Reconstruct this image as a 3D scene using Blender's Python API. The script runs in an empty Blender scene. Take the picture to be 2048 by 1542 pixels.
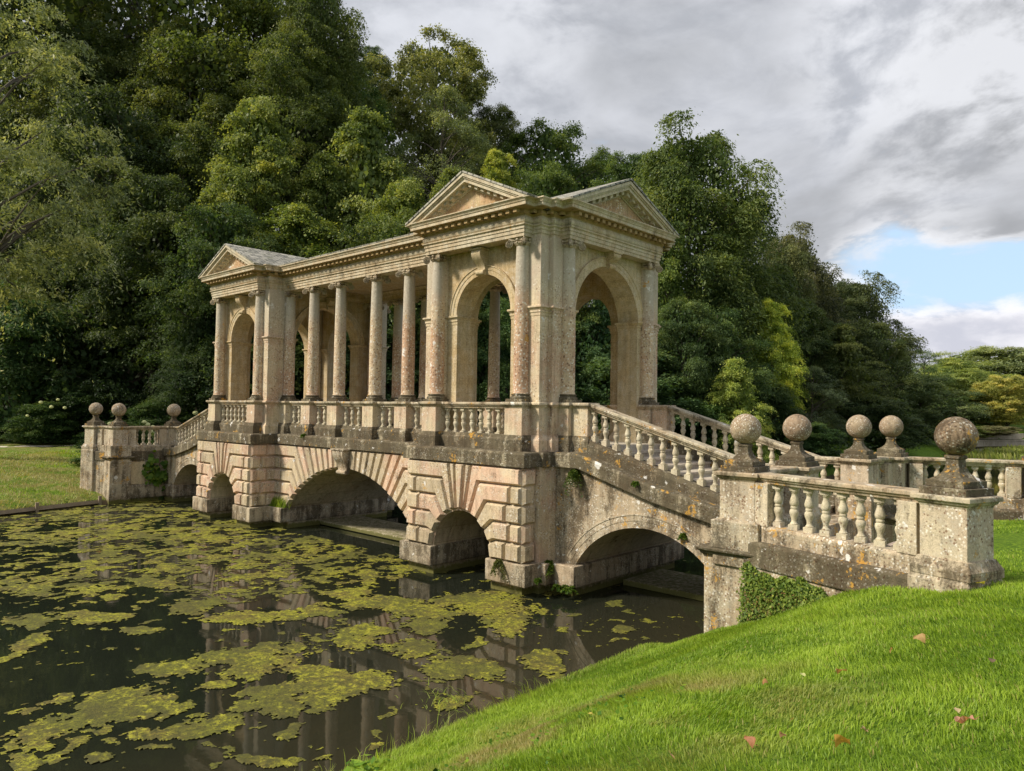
import bpy, bmesh, math, random
import numpy as np
from mathutils import Vector, Matrix
R_ = math.radians
rnd = random.Random(7)
S = bpy.context.scene
COL = S.collection

# ------------------------------------------------------------------ camera
cam_d = bpy.data.cameras.new('camera')
cam = bpy.data.objects.new('camera', cam_d); COL.objects.link(cam)
CAM = Vector((0, 0, 4.7))
PITCH, ROLL, YAW = 0.0325533, 0.0148895, 0.7472963
F = Vector((-math.sin(YAW)*math.cos(PITCH), math.cos(YAW)*math.cos(PITCH), math.sin(PITCH)))
R0 = Vector((math.cos(YAW), math.sin(YAW), 0)); U0 = R0.cross(F)
RR = R0*math.cos(ROLL) + U0*math.sin(ROLL); UU = RR.cross(F)
cam.matrix_world = Matrix(((RR.x, UU.x, -F.x, CAM.x), (RR.y, UU.y, -F.y, CAM.y), (RR.z, UU.z, -F.z, CAM.z), (0, 0, 0, 1)))
cam_d.sensor_width = 36; cam_d.lens = 36*1456.95/2048
cam_d.clip_start = 0.1; cam_d.clip_end = 3000
S.camera = cam

# ------------------------------------------------------------------ light
SUN = Vector((-0.42, -0.62, 0.66)).normalized()
sun_d = bpy.data.lights.new('sun', 'SUN'); sun_d.energy = 3.3; sun_d.angle = R_(10.0); sun_d.color = (1, 0.90, 0.755)
sun = bpy.data.objects.new('sun', sun_d); COL.objects.link(sun)
sun.rotation_euler = SUN.to_track_quat('Z', 'Y').to_euler(); sun.location = (-20, -30, 40)
S.view_settings.view_transform = 'Standard'; S.view_settings.look = 'None'
S.view_settings.exposure = 0.72; S.view_settings.gamma = 1.0
S.cycles.use_denoising = True
S.cycles.max_bounces = 6; S.cycles.diffuse_bounces = 3; S.cycles.glossy_bounces = 3; S.cycles.transmission_bounces = 3
S.cycles.caustics_reflective = False; S.cycles.caustics_refractive = False
S.cycles.sample_clamp_indirect = 6.0

class NT:
    """small helper to write node trees"""
    def __init__(s, tree): s.t = tree; s.n = tree.nodes; s.l = tree.links
    def add(s, typ, **kw):
        n = s.n.new(typ)
        for k, v in kw.items(): setattr(n, k, v)
        return n
    def put(s, sock, v):
        if v is None: return
        if isinstance(v, bpy.types.NodeSocket): s.l.new(v, sock)
        else:
            if sock.type == 'RGBA' and len(v) == 3: v = (*v, 1)
            sock.default_value = v
    def m(s, op, a, b=None, c=None, clamp=False):
        n = s.add('ShaderNodeMath', operation=op, use_clamp=clamp)
        s.put(n.inputs[0], a); s.put(n.inputs[1], b); s.put(n.inputs[2], c); return n.outputs[0]
    def vm(s, op, a, b=None):
        n = s.add('ShaderNodeVectorMath', operation=op); s.put(n.inputs[0], a); s.put(n.inputs[1], b)
        return n.outputs['Value'] if op in ('DOT_PRODUCT', 'LENGTH', 'DISTANCE') else n.outputs[0]
    def noise(s, vec, scale, detail=4, rough=0.55, dist=0.0):
        n = s.add('ShaderNodeTexNoise'); s.put(n.inputs['Vector'], vec); n.inputs['Scale'].default_value = scale
        n.inputs['Detail'].default_value = detail; n.inputs['Roughness'].default_value = rough; n.inputs['Distortion'].default_value = dist
        return n.outputs[0]
    def ramp(s, f, a, b):   # smooth 0..1 between a and b
        n = s.add('ShaderNodeMapRange', interpolation_type='SMOOTHSTEP'); s.put(n.inputs[0], f)
        n.inputs[1].default_value = a; n.inputs[2].default_value = b; return n.outputs[0]
    def mix(s, f, a, b, blend='MIX'):
        n = s.add('ShaderNodeMix', data_type='RGBA', blend_type=blend); s.put(n.inputs[0], f); s.put(n.inputs[6], a); s.put(n.inputs[7], b); return n.outputs[2]
    def scalev(s, vec, xyz):
        return s.vm('MULTIPLY', vec, xyz)
    def sep(s, vec):
        n = s.add('ShaderNodeSeparateXYZ'); s.put(n.inputs[0], vec); return n.outputs
    def comb(s, x, y, z):
        n = s.add('ShaderNodeCombineXYZ'); s.put(n.inputs[0], x); s.put(n.inputs[1], y); s.put(n.inputs[2], z); return n.outputs[0]

# ------------------------------------------------------------------ world: Nishita sky with a broken cloud deck
W = bpy.data.worlds.new('World'); S.world = W; W.use_nodes = True
k = NT(W.node_tree); W.node_tree.nodes.clear()
out = k.add('ShaderNodeOutputWorld'); bg = k.add('ShaderNodeBackground')
sky = k.add('ShaderNodeTexSky', sky_type='NISHITA'); sky.sun_disc = False
sky.sun_elevation = math.asin(SUN.z); sky.sun_rotation = math.atan2(SUN.x, SUN.y)
tc = k.add('ShaderNodeTexCoord'); d = k.vm('NORMALIZE', tc.outputs['Generated'])
dx, dy, dz = k.sep(d)[0], k.sep(d)[1], k.sep(d)[2]
pl = k.scalev(d, (1.0, 1.0, 2.1))
warp = k.add('ShaderNodeTexNoise'); k.put(warp.inputs['Vector'], pl); warp.inputs['Scale'].default_value = 2.2; warp.inputs['Detail'].default_value = 3
plw = k.vm('ADD', pl, k.scalev(k.vm('SUBTRACT', warp.outputs['Color'], (0.5, 0.5, 0.5)), (0.22, 0.22, 0.22)))
n1 = k.noise(plw, 2.3, 7, 0.50); n2 = k.noise(plw, 6.0, 7, 0.55); n3 = k.noise(pl, 1.5, 3, 0.5)
den = k.m('ADD', k.m('MULTIPLY', n1, 0.65), k.m('MULTIPLY', n2, 0.35))
def dirpx(px, py):
    v = F + RR*((px-1024)/1456.95) - UU*((py-771)/1456.95); v.normalize(); return tuple(v)
def blob(px, py, c0, c1):
    return k.ramp(k.vm('DOT_PRODUCT', d, dirpx(px, py)), math.cos(R_(c1)), math.cos(R_(c0)))
# shade of the clouds: light grey, a heavy dark bank to the right, white rims
n4 = k.noise(plw, 15.0, 7, 0.58)
dark = k.m('MULTIPLY', k.m('MAXIMUM', blob(1900, 330, 5, 17), k.m('MULTIPLY', blob(1450, 190, 4, 16), 0.55)), k.ramp(k.m('ADD', k.m('MULTIPLY', n1, 0.6), k.m('MULTIPLY', n2, 0.4)), 0.36, 0.60))
base = k.mix(k.ramp(k.m('ADD', k.m('MULTIPLY', n3, 0.42), k.m('ADD', k.m('MULTIPLY', n2, 0.34), k.m('MULTIPLY', n4, 0.24))), 0.41, 0.59), (0.33, 0.345, 0.38), (0.52, 0.535, 0.575))
base = k.mix(k.m('MULTIPLY', k.ramp(den, 0.46, 0.66), 0.6), base, (0.29, 0.305, 0.33))
base = k.mix(k.m('MULTIPLY', dark, 0.8), base, (0.225, 0.23, 0.24))
bright = k.m('MAXIMUM', k.m('MULTIPLY', blob(1960, 40, 3, 13), 0.95), k.m('MAXIMUM', k.m('MULTIPLY', blob(1075, 60, 1, 5), 0.4), k.m('MULTIPLY', blob(1830, 410, 1.0, 5.5), 0.75)))
base = k.mix(k.m('MULTIPLY', k.m('MULTIPLY', bright, 0.8), k.ramp(k.m('ADD', k.m('MULTIPLY', n2, 0.6), k.m('MULTIPLY', n4, 0.4)), 0.40, 0.56)), base, (0.64, 0.65, 0.68))
low = k.ramp(k.m('ADD', dz, k.m('MULTIPLY', k.m('SUBTRACT', n2, 0.5), 0.10)), 0.185, 0.135)           # puffy fair cloud low over the horizon
lowc = k.mix(k.ramp(n4, 0.42, 0.58), (0.46, 0.46, 0.52), (0.68, 0.67, 0.70))
base = k.mix(low, base, k.mix(k.ramp(n2, 0.40, 0.62), lowc, (0.44, 0.45, 0.51)))
skyc = k.mix(1.0, sky.outputs[0], (0.10, 0.10, 0.10), 'MULTIPLY')
skyc = k.mix(0.80, skyc, (0.43, 0.585, 0.76))
az = k.m('ADD', k.m('MULTIPLY', dx, RR.x), k.m('MULTIPLY', dy, RR.y))           # sideways along the horizon
band = k.m('MULTIPLY', k.ramp(dz, 0.085, 0.165), k.ramp(k.m('ADD', dz, k.m('MULTIPLY', k.m('SUBTRACT', n2, 0.5), 0.10)), 0.248, 0.180))
band = k.m('MULTIPLY', band, k.ramp(k.m('ADD', az, k.m('MULTIPLY', k.m('SUBTRACT', n2, 0.5), 0.3)), 0.30, 0.47))
gap = k.m('SUBTRACT', k.m('MULTIPLY', band, 1.35), k.m('ADD', k.m('MULTIPLY', k.m('SUBTRACT', n2, 0.34), 1.5), k.m('MULTIPLY', k.m('SUBTRACT', n4, 0.42), 2.1)))
rim = k.m('MULTIPLY', k.ramp(gap, -0.35, 0.12), k.m('MULTIPLY', k.ramp(band, 0.02, 0.3), k.ramp(n4, 0.42, 0.6)))
base = k.mix(k.m('MULTIPLY', rim, 0.55), base, (0.70, 0.71, 0.74))
final = k.mix(k.ramp(gap, 0.0, 0.75), base, skyc)
k.put(bg.inputs[0], final); bg.inputs[1].default_value = 0.89
k.l.new(bg.outputs[0], out.inputs[0])

# ------------------------------------------------------------------ materials
def newmat(name):
    m = bpy.data.materials.new(name); m.use_nodes = True; t = NT(m.node_tree)
    b = m.node_tree.nodes['Principled BSDF']; return m, t, b

def stone(name, a=(0.47, 0.40, 0.285), b=(0.42, 0.295, 0.215), c=(0.33, 0.30, 0.25), white=0.35, orange=0.1, black=0.3, ashlar=0.0, speck=22.0, pale_top=0.0, bump=0.35, pits=0.3, gold=False, wetline=0.5):
    m, t, bs = newmat(name)
    pos = t.add('ShaderNodeNewGeometry').outputs['Position']
    oi = t.add('ShaderNodeObjectInfo')
    at = t.add('ShaderNodeAttribute', attribute_name='tint').outputs['Fac']
    x, y, z = t.sep(pos)[0], t.sep(pos)[1], t.sep(pos)[2]
    big = t.noise(pos, 0.9, 5, 0.6); mid = t.noise(pos, 4.5, 5, 0.6); fine = t.noise(pos, 26, 4, 0.65)
    var = t.m('ADD', t.m('ADD', big, t.m('MULTIPLY', at, 0.14)), t.m('MULTIPLY', t.m('SUBTRACT', oi.outputs['Random'], 0.5), 0.16))
    col = t.mix(t.ramp(var, 0.42, 0.60), a, b)
    col = t.mix(t.m('MULTIPLY', t.ramp(t.m('ADD', t.m('MULTIPLY', mid, 0.6), t.m('MULTIPLY', fine, 0.4)), 0.46, 0.64), 0.8), col, c)
    # value jitter, block by block
    strk = t.noise(t.scalev(pos, (8.0, 8.0, 0.7)), 1.0, 4, 0.6); xf = t.noise(pos, 75, 3, 0.6)
    val = t.m('ADD', t.m('ADD', t.m('MULTIPLY', t.m('SUBTRACT', mid, 0.5), 0.9), t.m('MULTIPLY', t.m('SUBTRACT', strk, 0.5), 0.9)), t.m('ADD', 1.04, t.m('ADD', t.m('MULTIPLY', at, 0.24), t.m('ADD', t.m('MULTIPLY', t.m('SUBTRACT', fine, 0.5), 1.5), t.m('MULTIPLY', t.m('SUBTRACT', xf, 0.5), 0.9)))))
    col = t.mix(1.0, col, t.comb(val, val, val), 'MULTIPLY')
    if ashlar:
        br = t.add('ShaderNodeTexBrick'); br.offset = 0.5
        t.put(br.inputs['Vector'], t.comb(t.m('ADD', x, y), z, 0.0)); br.inputs['Scale'].default_value = 1.0
        br.inputs['Brick Width'].default_value = 1.05; br.inputs['Row Height'].default_value = 0.43; br.inputs['Mortar Size'].default_value = 0.007
        br.inputs['Color1'].default_value = (0.86, 0.86, 0.86, 1); br.inputs['Color2'].default_value = (1.08, 1.05, 1.02, 1); br.inputs['Mortar'].default_value = (0.6, 0.55, 0.5, 1)
        col = t.mix(ashlar, col, t.mix(1.0, col, br.outputs['Color'], 'MULTIPLY'))
    if pale_top:
        pt = t.m('MULTIPLY', t.ramp(t.m('ADD', z, t.m('MULTIPLY', big, 3.0)), 8.6, 9.9), pale_top)
        col = t.mix(pt, col, (0.46, 0.425, 0.345))
    else: pt = None
    if gold:     # sheltered bed moulding keeps its golden stone
        gb = t.m('MULTIPLY', t.ramp(z, 9.76, 9.79), t.ramp(z, 9.955, 9.94)); col = t.mix(t.m('MULTIPLY', gb, 0.85), col, (0.36, 0.245, 0.105))
    # lichen: white crusts, orange crusts, black weathering
    if white:
        v = t.add('ShaderNodeTexVoronoi', feature='F1'); t.put(v.inputs['Vector'], t.vm('ADD', pos, t.scalev(pos, (0.01, 0.02, 0.013)))); v.inputs['Scale'].default_value = speck
        v.inputs['Randomness'].default_value = 1.0
        msk = t.ramp(t.m('ADD', t.m('MULTIPLY', t.noise(pos, 3.1, 4, 0.7), 0.6), t.m('MULTIPLY', t.noise(pos, 0.8, 3, 0.6), 0.4)), 0.60-0.28*white, 0.68-0.28*white)
        sz = t.m('MULTIPLY', t.noise(pos, 11, 3, 0.7), 0.78)
        spot = t.m('MULTIPLY', t.ramp(t.m('SUBTRACT', sz, v.outputs['Distance']), -0.02, 0.10), msk)
        if pt is not None: spot = t.m('MULTIPLY', spot, t.m('SUBTRACT', 1.0, t.m('MULTIPLY', pt, 0.75)))
        rc = t.m('FRACT', t.m('MULTIPLY', t.sep(v.outputs['Color'])[0], 7.0))
        sc = t.mix(t.ramp(rc, 0.35, 0.75), (0.74, 0.71, 0.62), (0.20, 0.12, 0.075))
        col = t.mix(t.m('MULTIPLY', spot, 0.85), col, sc)
    if black:
        bl = t.m('ADD', t.m('MULTIPLY', t.noise(t.scalev(pos, (3.4, 3.4, 0.6)), 1.0, 7, 0.68), 0.6), t.m('MULTIPLY', t.noise(pos, 1.9, 6, 0.7), 0.4))
        bl = t.m('MULTIPLY', t.ramp(t.m('ADD', bl, t.m('MULTIPLY', t.m('SUBTRACT', fine, 0.5), 0.35)), 0.655-0.30*black, 0.79-0.30*black), 0.9)
        col = t.mix(bl, col, t.mix(1.0, col, (0.24, 0.225, 0.20), 'MULTIPLY'))
    if orange:
        og = t.m('ADD', t.noise(pos, 2.4, 3, 0.6), t.m('MULTIPLY', t.m('SUBTRACT', t.noise(pos, 17, 3, 0.7), 0.5), 0.55))
        col = t.mix(t.m('MULTIPLY', t.ramp(og, 0.765-0.28*orange, 0.83-0.28*orange), 0.85), col, (0.52, 0.29, 0.055))
    if white > 0.3:
        wp = t.m('ADD', t.noise(pos, 3.7, 2, 0.5), t.m('MULTIPLY', t.m('SUBTRACT', t.noise(pos, 21, 3, 0.7), 0.5), 0.25))
        col = t.mix(t.m('MULTIPLY', t.ramp(wp, 0.70, 0.725), 0.85), col, (0.74, 0.73, 0.69))
    wet = t.ramp(t.m('SUBTRACT', z, t.m('MULTIPLY', t.noise(pos, 3.5, 5, 0.7), 0.55)), 0.18, -0.04)
    col = t.mix(t.m('MULTIPLY', wet, wetline), col, t.mix(1.0, col, (0.38, 0.36, 0.30), 'MULTIPLY'))
    # moss growing at the water line
    ms = t.ramp(t.m('SUBTRACT', z, t.m('MULTIPLY', t.noise(pos, 9, 5, 0.7), 0.34)), 0.06, -0.05)
    col = t.mix(t.m('MULTIPLY', ms, 0.9), col, t.mix(fine, (0.05, 0.05, 0.014), (0.17, 0.17, 0.03)))
    t.put(bs.inputs['Base Color'], col); bs.inputs['Roughness'].default_value = 0.9
    bs.inputs['Specular IOR Level'].default_value = 0.2
    hb = t.m('ADD', t.m('MULTIPLY', t.noise(pos, 60, 5, 0.7), 0.6), t.m('MULTIPLY', t.noise(pos, 9, 4, 0.6), 1.2))
    if pits: hb = t.m('SUBTRACT', hb, t.m('MULTIPLY', t.ramp(t.noise(pos, 33, 2, 0.5), 0.62, 0.74), pits))
    bp = t.add('ShaderNodeBump'); bp.inputs['Strength'].default_value = bump; bp.inputs['Distance'].default_value = 0.03
    t.put(bp.inputs['Height'], hb); t.l.new(bp.outputs[0], bs.inputs['Normal'])
    return m

M_base = stone('rusticated_stone', a=(0.58, 0.475, 0.315), b=(0.54, 0.375, 0.265), c=(0.36, 0.31, 0.24), white=0.42, orange=0.20, black=0.42)
M_vault = stone('vault_stone', a=(0.58, 0.50, 0.36), b=(0.50, 0.40, 0.28), c=(0.34, 0.30, 0.21), white=0.0, orange=0.0, black=0.42, ashlar=0.9)
M_plinth = stone('plinth_stone', a=(0.47, 0.40, 0.29), b=(0.41, 0.325, 0.225), c=(0.25, 0.23, 0.18), white=0.45, orange=0.16, black=0.72)
M_ledge = stone('weathered_ledge_stone', a=(0.40, 0.35, 0.24), b=(0.33, 0.27, 0.18), c=(0.20, 0.185, 0.135), white=0.55, orange=0.48, black=1.0, bump=0.7)
M_stair = stone('lichen_wall_stone', a=(0.50, 0.43, 0.31), b=(0.43, 0.345, 0.235), c=(0.26, 0.24, 0.19), white=0.55, orange=0.50, black=0.66, ashlar=0.5)
M_die = stone('pedestal_stone', a=(0.59, 0.495, 0.335), b=(0.54, 0.395, 0.275), c=(0.39, 0.35, 0.27), white=0.35, orange=0.18, black=0.36)
M_wing = stone('end_pedestal_stone', a=(0.55, 0.475, 0.34), b=(0.49, 0.40, 0.29), c=(0.32, 0.29, 0.23), white=0.55, orange=0.40, black=0.52, pits=0.7)
M_rail = stone('rail_stone', a=(0.48, 0.42, 0.30), b=(0.42, 0.33, 0.22), c=(0.25, 0.23, 0.175), white=0.4, orange=0.48, black=0.58)
M_bal = stone('baluster_stone', a=(0.55, 0.49, 0.35), b=(0.48, 0.41, 0.30), c=(0.36, 0.34, 0.27), white=0.4, orange=0.28, black=0.42)
M_shaft = stone('column_stone', a=(0.59, 0.475, 0.32), b=(0.52, 0.34, 0.225), c=(0.27, 0.175, 0.11), white=1.0, orange=0.30, black=0.12, speck=15, pale_top=0.9, bump=0.45)
M_cap = stone('capital_stone', a=(0.54, 0.46, 0.33), b=(0.46, 0.37, 0.25), c=(0.17, 0.145, 0.11), white=0.15, orange=0.05, black=0.50)
M_pier = stone('pavilion_stone', a=(0.57, 0.475, 0.325), b=(0.53, 0.375, 0.255), c=(0.42, 0.36, 0.27), white=0.5, orange=0.14, black=0.12, ashlar=0.35, speck=17, pale_top=0.6)
M_arch = stone('golden_stone', a=(0.50, 0.41, 0.255), b=(0.47, 0.355, 0.195), c=(0.42, 0.37, 0.285), white=0.05, orange=0.0, black=0.08, ashlar=0.45)
M_tymp = stone('tympanum_stone', a=(0.50, 0.40, 0.24), b=(0.46, 0.31, 0.17), c=(0.36, 0.24, 0.17), white=0.45, orange=0.05, black=0.12, ashlar=0.5, speck=15)
M_entab = stone('entablature_stone', a=(0.53, 0.465, 0.34), b=(0.50, 0.40, 0.265), c=(0.42, 0.395, 0.315), white=0.15, orange=0.16, black=0.40, gold=True)
M_ball = stone('ball_stone', a=(0.38, 0.30, 0.20), b=(0.30, 0.22, 0.145), c=(0.15, 0.13, 0.10), white=0.6, orange=0.12, black=0.40, speck=30, bump=0.6, pits=0.8)
M_balln = stone('lichened_ball_stone', a=(0.36, 0.29, 0.195), b=(0.30, 0.22, 0.145), c=(0.13, 0.11, 0.09), white=0.6, orange=0.62, black=0.72, speck=24, bump=0.6, pits=0.8)
M_slab = stone('wet_slab_stone', a=(0.50, 0.44, 0.33), b=(0.42, 0.36, 0.27), c=(0.32, 0.29, 0.22), white=0.1, orange=0.0, black=0.30, wetline=0.0)
M_step = stone('step_stone', a=(0.50, 0.45, 0.36), b=(0.44, 0.37, 0.30), c=(0.30, 0.27, 0.22), white=0.1, orange=0.0, black=0.25)

def slate():
    m, t, bs = newmat('roof_slate')
    uv = t.add('ShaderNodeUVMap').outputs[0]
    pos = t.add('ShaderNodeNewGeometry').outputs['Position']
    br = t.add('ShaderNodeTexBrick'); br.offset = 0.5; t.put(br.inputs['Vector'], uv); br.inputs['Scale'].default_value = 1
    br.inputs['Brick Width'].default_value = 0.42; br.inputs['Row Height'].default_value = 0.25; br.inputs['Mortar Size'].default_value = 0.022; br.inputs['Mortar Smooth'].default_value = 0.3
    br.inputs['Color1'].default_value = (0.15, 0.15, 0.13, 1); br.inputs['Color2'].default_value = (0.42, 0.40, 0.34, 1); br.inputs['Mortar'].default_value = (0.03, 0.03, 0.027, 1)
    col = t.mix(t.m('MULTIPLY', t.ramp(t.noise(pos, 7, 5, 0.7), 0.5, 0.62), 0.7), br.outputs['Color'], (0.48, 0.46, 0.38))
    col = t.mix(t.m('MULTIPLY', t.ramp(t.noise(pos, 2.3, 5, 0.7), 0.55, 0.7), 0.7), col, (0.10, 0.11, 0.04))
    t.put(bs.inputs['Base Color'], col); bs.inputs['Roughness'].default_value = 0.65
    bp = t.add('ShaderNodeBump'); bp.inputs['Strength'].default_value = 0.8; bp.inputs['Distance'].default_value = 0.03
    t.put(bp.inputs['Height'], t.m('ADD', t.m('SUBTRACT', 1.0, br.outputs['Fac']), t.m('MULTIPLY', t.noise(pos, 20, 3), 0.5))); t.l.new(bp.outputs[0], bs.inputs['Normal'])
    return m
M_slate = slate()

def leafmat(name='leaves', trans=0.42):
    m, t, bs = newmat(name)
    oi = t.add('ShaderNodeObjectInfo'); at = t.add('ShaderNodeAttribute', attribute_name='tint').outputs['Fac']
    hs = t.add('ShaderNodeHueSaturation'); t.put(hs.inputs['Color'], oi.outputs['Color'])
    t.put(hs.inputs['Hue'], t.m('SUBTRACT', 0.5, t.m('MULTIPLY', at, 0.030))); t.put(hs.inputs['Value'], t.m('ADD', 1.0, t.m('MULTIPLY', at, 0.55)))
    t.put(bs.inputs['Base Color'], hs.outputs[0]); bs.inputs['Roughness'].default_value = 0.55; bs.inputs['Specular IOR Level'].default_value = 0.25
    tr = t.add('ShaderNodeBsdfTranslucent'); t.put(tr.inputs[0], t.mix(1.0, hs.outputs[0], (1.25, 1.2, 0.5), 'MULTIPLY'))
    mx = t.add('ShaderNodeMixShader'); mx.inputs[0].default_value = trans
    t.l.new(bs.outputs[0], mx.inputs[1]); t.l.new(tr.outputs[0], mx.inputs[2]); t.l.new(mx.outputs[0], m.node_tree.nodes['Material Output'].inputs[0])
    return m
M_leaf = leafmat()
def plain(name, col, rough=0.8, var=0.4, scale=8):
    m, t, bs = newmat(name); pos = t.add('ShaderNodeNewGeometry').outputs['Position']
    n = t.noise(pos, scale, 5, 0.65); v = t.m('ADD', 1.0-var/2, t.m('MULTIPLY', n, var))
    t.put(bs.inputs['Base Color'], t.mix(1.0, col, t.comb(v, v, v), 'MULTIPLY')); bs.inputs['Roughness'].default_value = rough
    bp = t.add('ShaderNodeBump'); bp.inputs['Strength'].default_value = 0.3; t.put(bp.inputs['Height'], t.noise(pos, scale*4, 4)); t.l.new(bp.outputs[0], bs.inputs['Normal'])
    return m
M_bark = plain('bark', (0.09, 0.075, 0.055), 0.9, 0.9, 5)
M_timber = plain('weathered_timber', (0.24, 0.19, 0.13), 0.85, 0.8, 3)
M_path = plain('gravel', (0.42, 0.34, 0.28), 0.95, 0.5, 30)
M_flower = plain('petals', (0.62, 0.64, 0.30), 0.7, 0.4, 9)

def grassmat():
    m, t, bs = newmat('grass_blades'); at = t.add('ShaderNodeAttribute', attribute_name='tint').outputs['Fac']
    dr = t.add('ShaderNodeAttribute', attribute_name='dry').outputs['Fac']
    col = t.mix(t.ramp(at, -1, 1), (0.145, 0.255, 0.016), (0.36, 0.50, 0.05)); col = t.mix(dr, col, (0.40, 0.34, 0.13))
    t.put(bs.inputs['Base Color'], col); bs.inputs['Roughness'].default_value = 0.5; bs.inputs['Specular IOR Level'].default_value = 0.3
    tr = t.add('ShaderNodeBsdfTranslucent'); t.put(tr.inputs[0], t.mix(1.0, col, (1.2, 1.15, 0.6), 'MULTIPLY'))
    mx = t.add('ShaderNodeMixShader'); mx.inputs[0].default_value = 0.42
    t.l.new(bs.outputs[0], mx.inputs[1]); t.l.new(tr.outputs[0], mx.inputs[2]); t.l.new(mx.outputs[0], m.node_tree.nodes['Material Output'].inputs[0])
    return m
M_grass = grassmat()

def groundmat():
    m, t, bs = newmat('turf_and_soil'); pos = t.add('ShaderNodeNewGeometry').outputs['Position']; x, y, z = t.sep(pos)
    n = t.noise(pos, 1.2, 5, 0.65); f = t.noise(pos, 14, 5, 0.7)
    col = t.mix(t.ramp(f, 0.35, 0.68), (0.055, 0.115, 0.012), (0.17, 0.27, 0.022))
    left = t.ramp(x, -33, -35)
    dry = t.m('MULTIPLY', t.ramp(t.m('ADD', n, t.m('MULTIPLY', f, 0.5)), 0.62, 0.86), left)
    col = t.mix(t.m('MULTIPLY', dry, 0.85), col, (0.27, 0.23, 0.09))
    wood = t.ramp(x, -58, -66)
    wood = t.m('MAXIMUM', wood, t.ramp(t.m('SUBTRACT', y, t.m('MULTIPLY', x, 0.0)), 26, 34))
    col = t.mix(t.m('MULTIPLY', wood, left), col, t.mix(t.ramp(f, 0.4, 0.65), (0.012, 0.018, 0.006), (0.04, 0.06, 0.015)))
    col = t.mix(t.ramp(t.m('ADD', z, t.m('MULTIPLY', t.m('SUBTRACT', n, 0.5), 0.25)), 0.26, 0.12), col, (0.055, 0.042, 0.025))
    t.put(bs.inputs['Base Color'], col); bs.inputs['Roughness'].default_value = 0.95; bs.inputs['Specular IOR Level'].default_value = 0.1
    bp = t.add('ShaderNodeBump'); bp.inputs['Strength'].default_value = 0.7; bp.inputs['Distance'].default_value = 0.08
    t.put(bp.inputs['Height'], t.noise(pos, 25, 6, 0.75)); t.l.new(bp.outputs[0], bs.inputs['Normal'])
    return m
M_ground = groundmat()

def watermat():
    m, t, bs = newmat('pond_water'); pos = t.add('ShaderNodeNewGeometry').outputs['Position']
    sh = t.m('MULTIPLY', t.ramp(t.sep(pos)[0], -12, -7.5), 0.5)
    t.put(bs.inputs['Base Color'], t.mix(sh, (0.012, 0.015, 0.010), (0.046, 0.040, 0.022))); bs.inputs['Roughness'].default_value = 0.035; bs.inputs['IOR'].default_value = 1.33
    bs.inputs['Specular IOR Level'].default_value = 0.5
    bp = t.add('ShaderNodeBump'); bp.inputs['Strength'].default_value = 0.05; bp.inputs['Distance'].default_value = 0.02
    t.put(bp.inputs['Height'], t.noise(t.scalev(pos, (1.0, 1.0, 1.0)), 2.6, 3, 0.5)); t.l.new(bp.outputs[0], bs.inputs['Normal'])
    return m
M_water = watermat()

def algaemat():
    m, t, bs = newmat('algae'); pos = t.add('ShaderNodeNewGeometry').outputs['Position']
    a = t.noise(pos, 1.3, 6, 0.68); f = t.noise(pos, 24, 6, 0.78); g = t.noise(pos, 6.5, 6, 0.7)
    col = t.mix(t.ramp(a, 0.40, 0.60), (0.175, 0.145, 0.032), (0.27, 0.275, 0.024))
    col = t.mix(t.m('MULTIPLY', t.ramp(g, 0.50, 0.64), 0.85), col, (0.44, 0.43, 0.04))
    col = t.mix(t.m('MULTIPLY', t.ramp(g, 0.47, 0.36), 0.8), col, (0.075, 0.068, 0.018))
    col = t.mix(t.ramp(f, 0.55, 0.40), col, (0.065, 0.06, 0.016))
    sub = t.ramp(t.m('ADD', t.noise(pos, 0.55, 4, 0.6), t.m('MULTIPLY', t.m('SUBTRACT', g, 0.5), 0.5)), 0.56, 0.44)      # weed lying just under the surface
    col = t.mix(t.m('MULTIPLY', sub, 0.62), col, (0.065, 0.070, 0.02))
    t.put(bs.inputs['Base Color'], col); bs.inputs['Roughness'].default_value = 0.7; bs.inputs['Specular IOR Level'].default_value = 0.25
    bp = t.add('ShaderNodeBump'); bp.inputs['Strength'].default_value = 0.9; bp.inputs['Distance'].default_value = 0.03
    t.put(bp.inputs['Height'], f); t.l.new(bp.outputs[0], bs.inputs['Normal'])
    return m
M_algae = algaemat()

# ------------------------------------------------------------------ mesh helpers
def link(name, me, parent=None, loc=None):
    o = bpy.data.objects.new(name, me); COL.objects.link(o)
    if parent is not None: o.parent = parent
    if loc is not None: o.location = loc
    return o
def tag(o, label=None, cat=None, group=None, kind=None):
    for key, v in (('label', label), ('category', cat), ('group', group), ('kind', kind)):
        if v: o[key] = v
    return o
def empty(name, loc=(0, 0, 0), label=None, cat=None, group=None):
    o = bpy.data.objects.new(name, None); COL.objects.link(o); o.location = loc; o.empty_display_size = 0.3
    return tag(o, label, cat, group)

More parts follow.
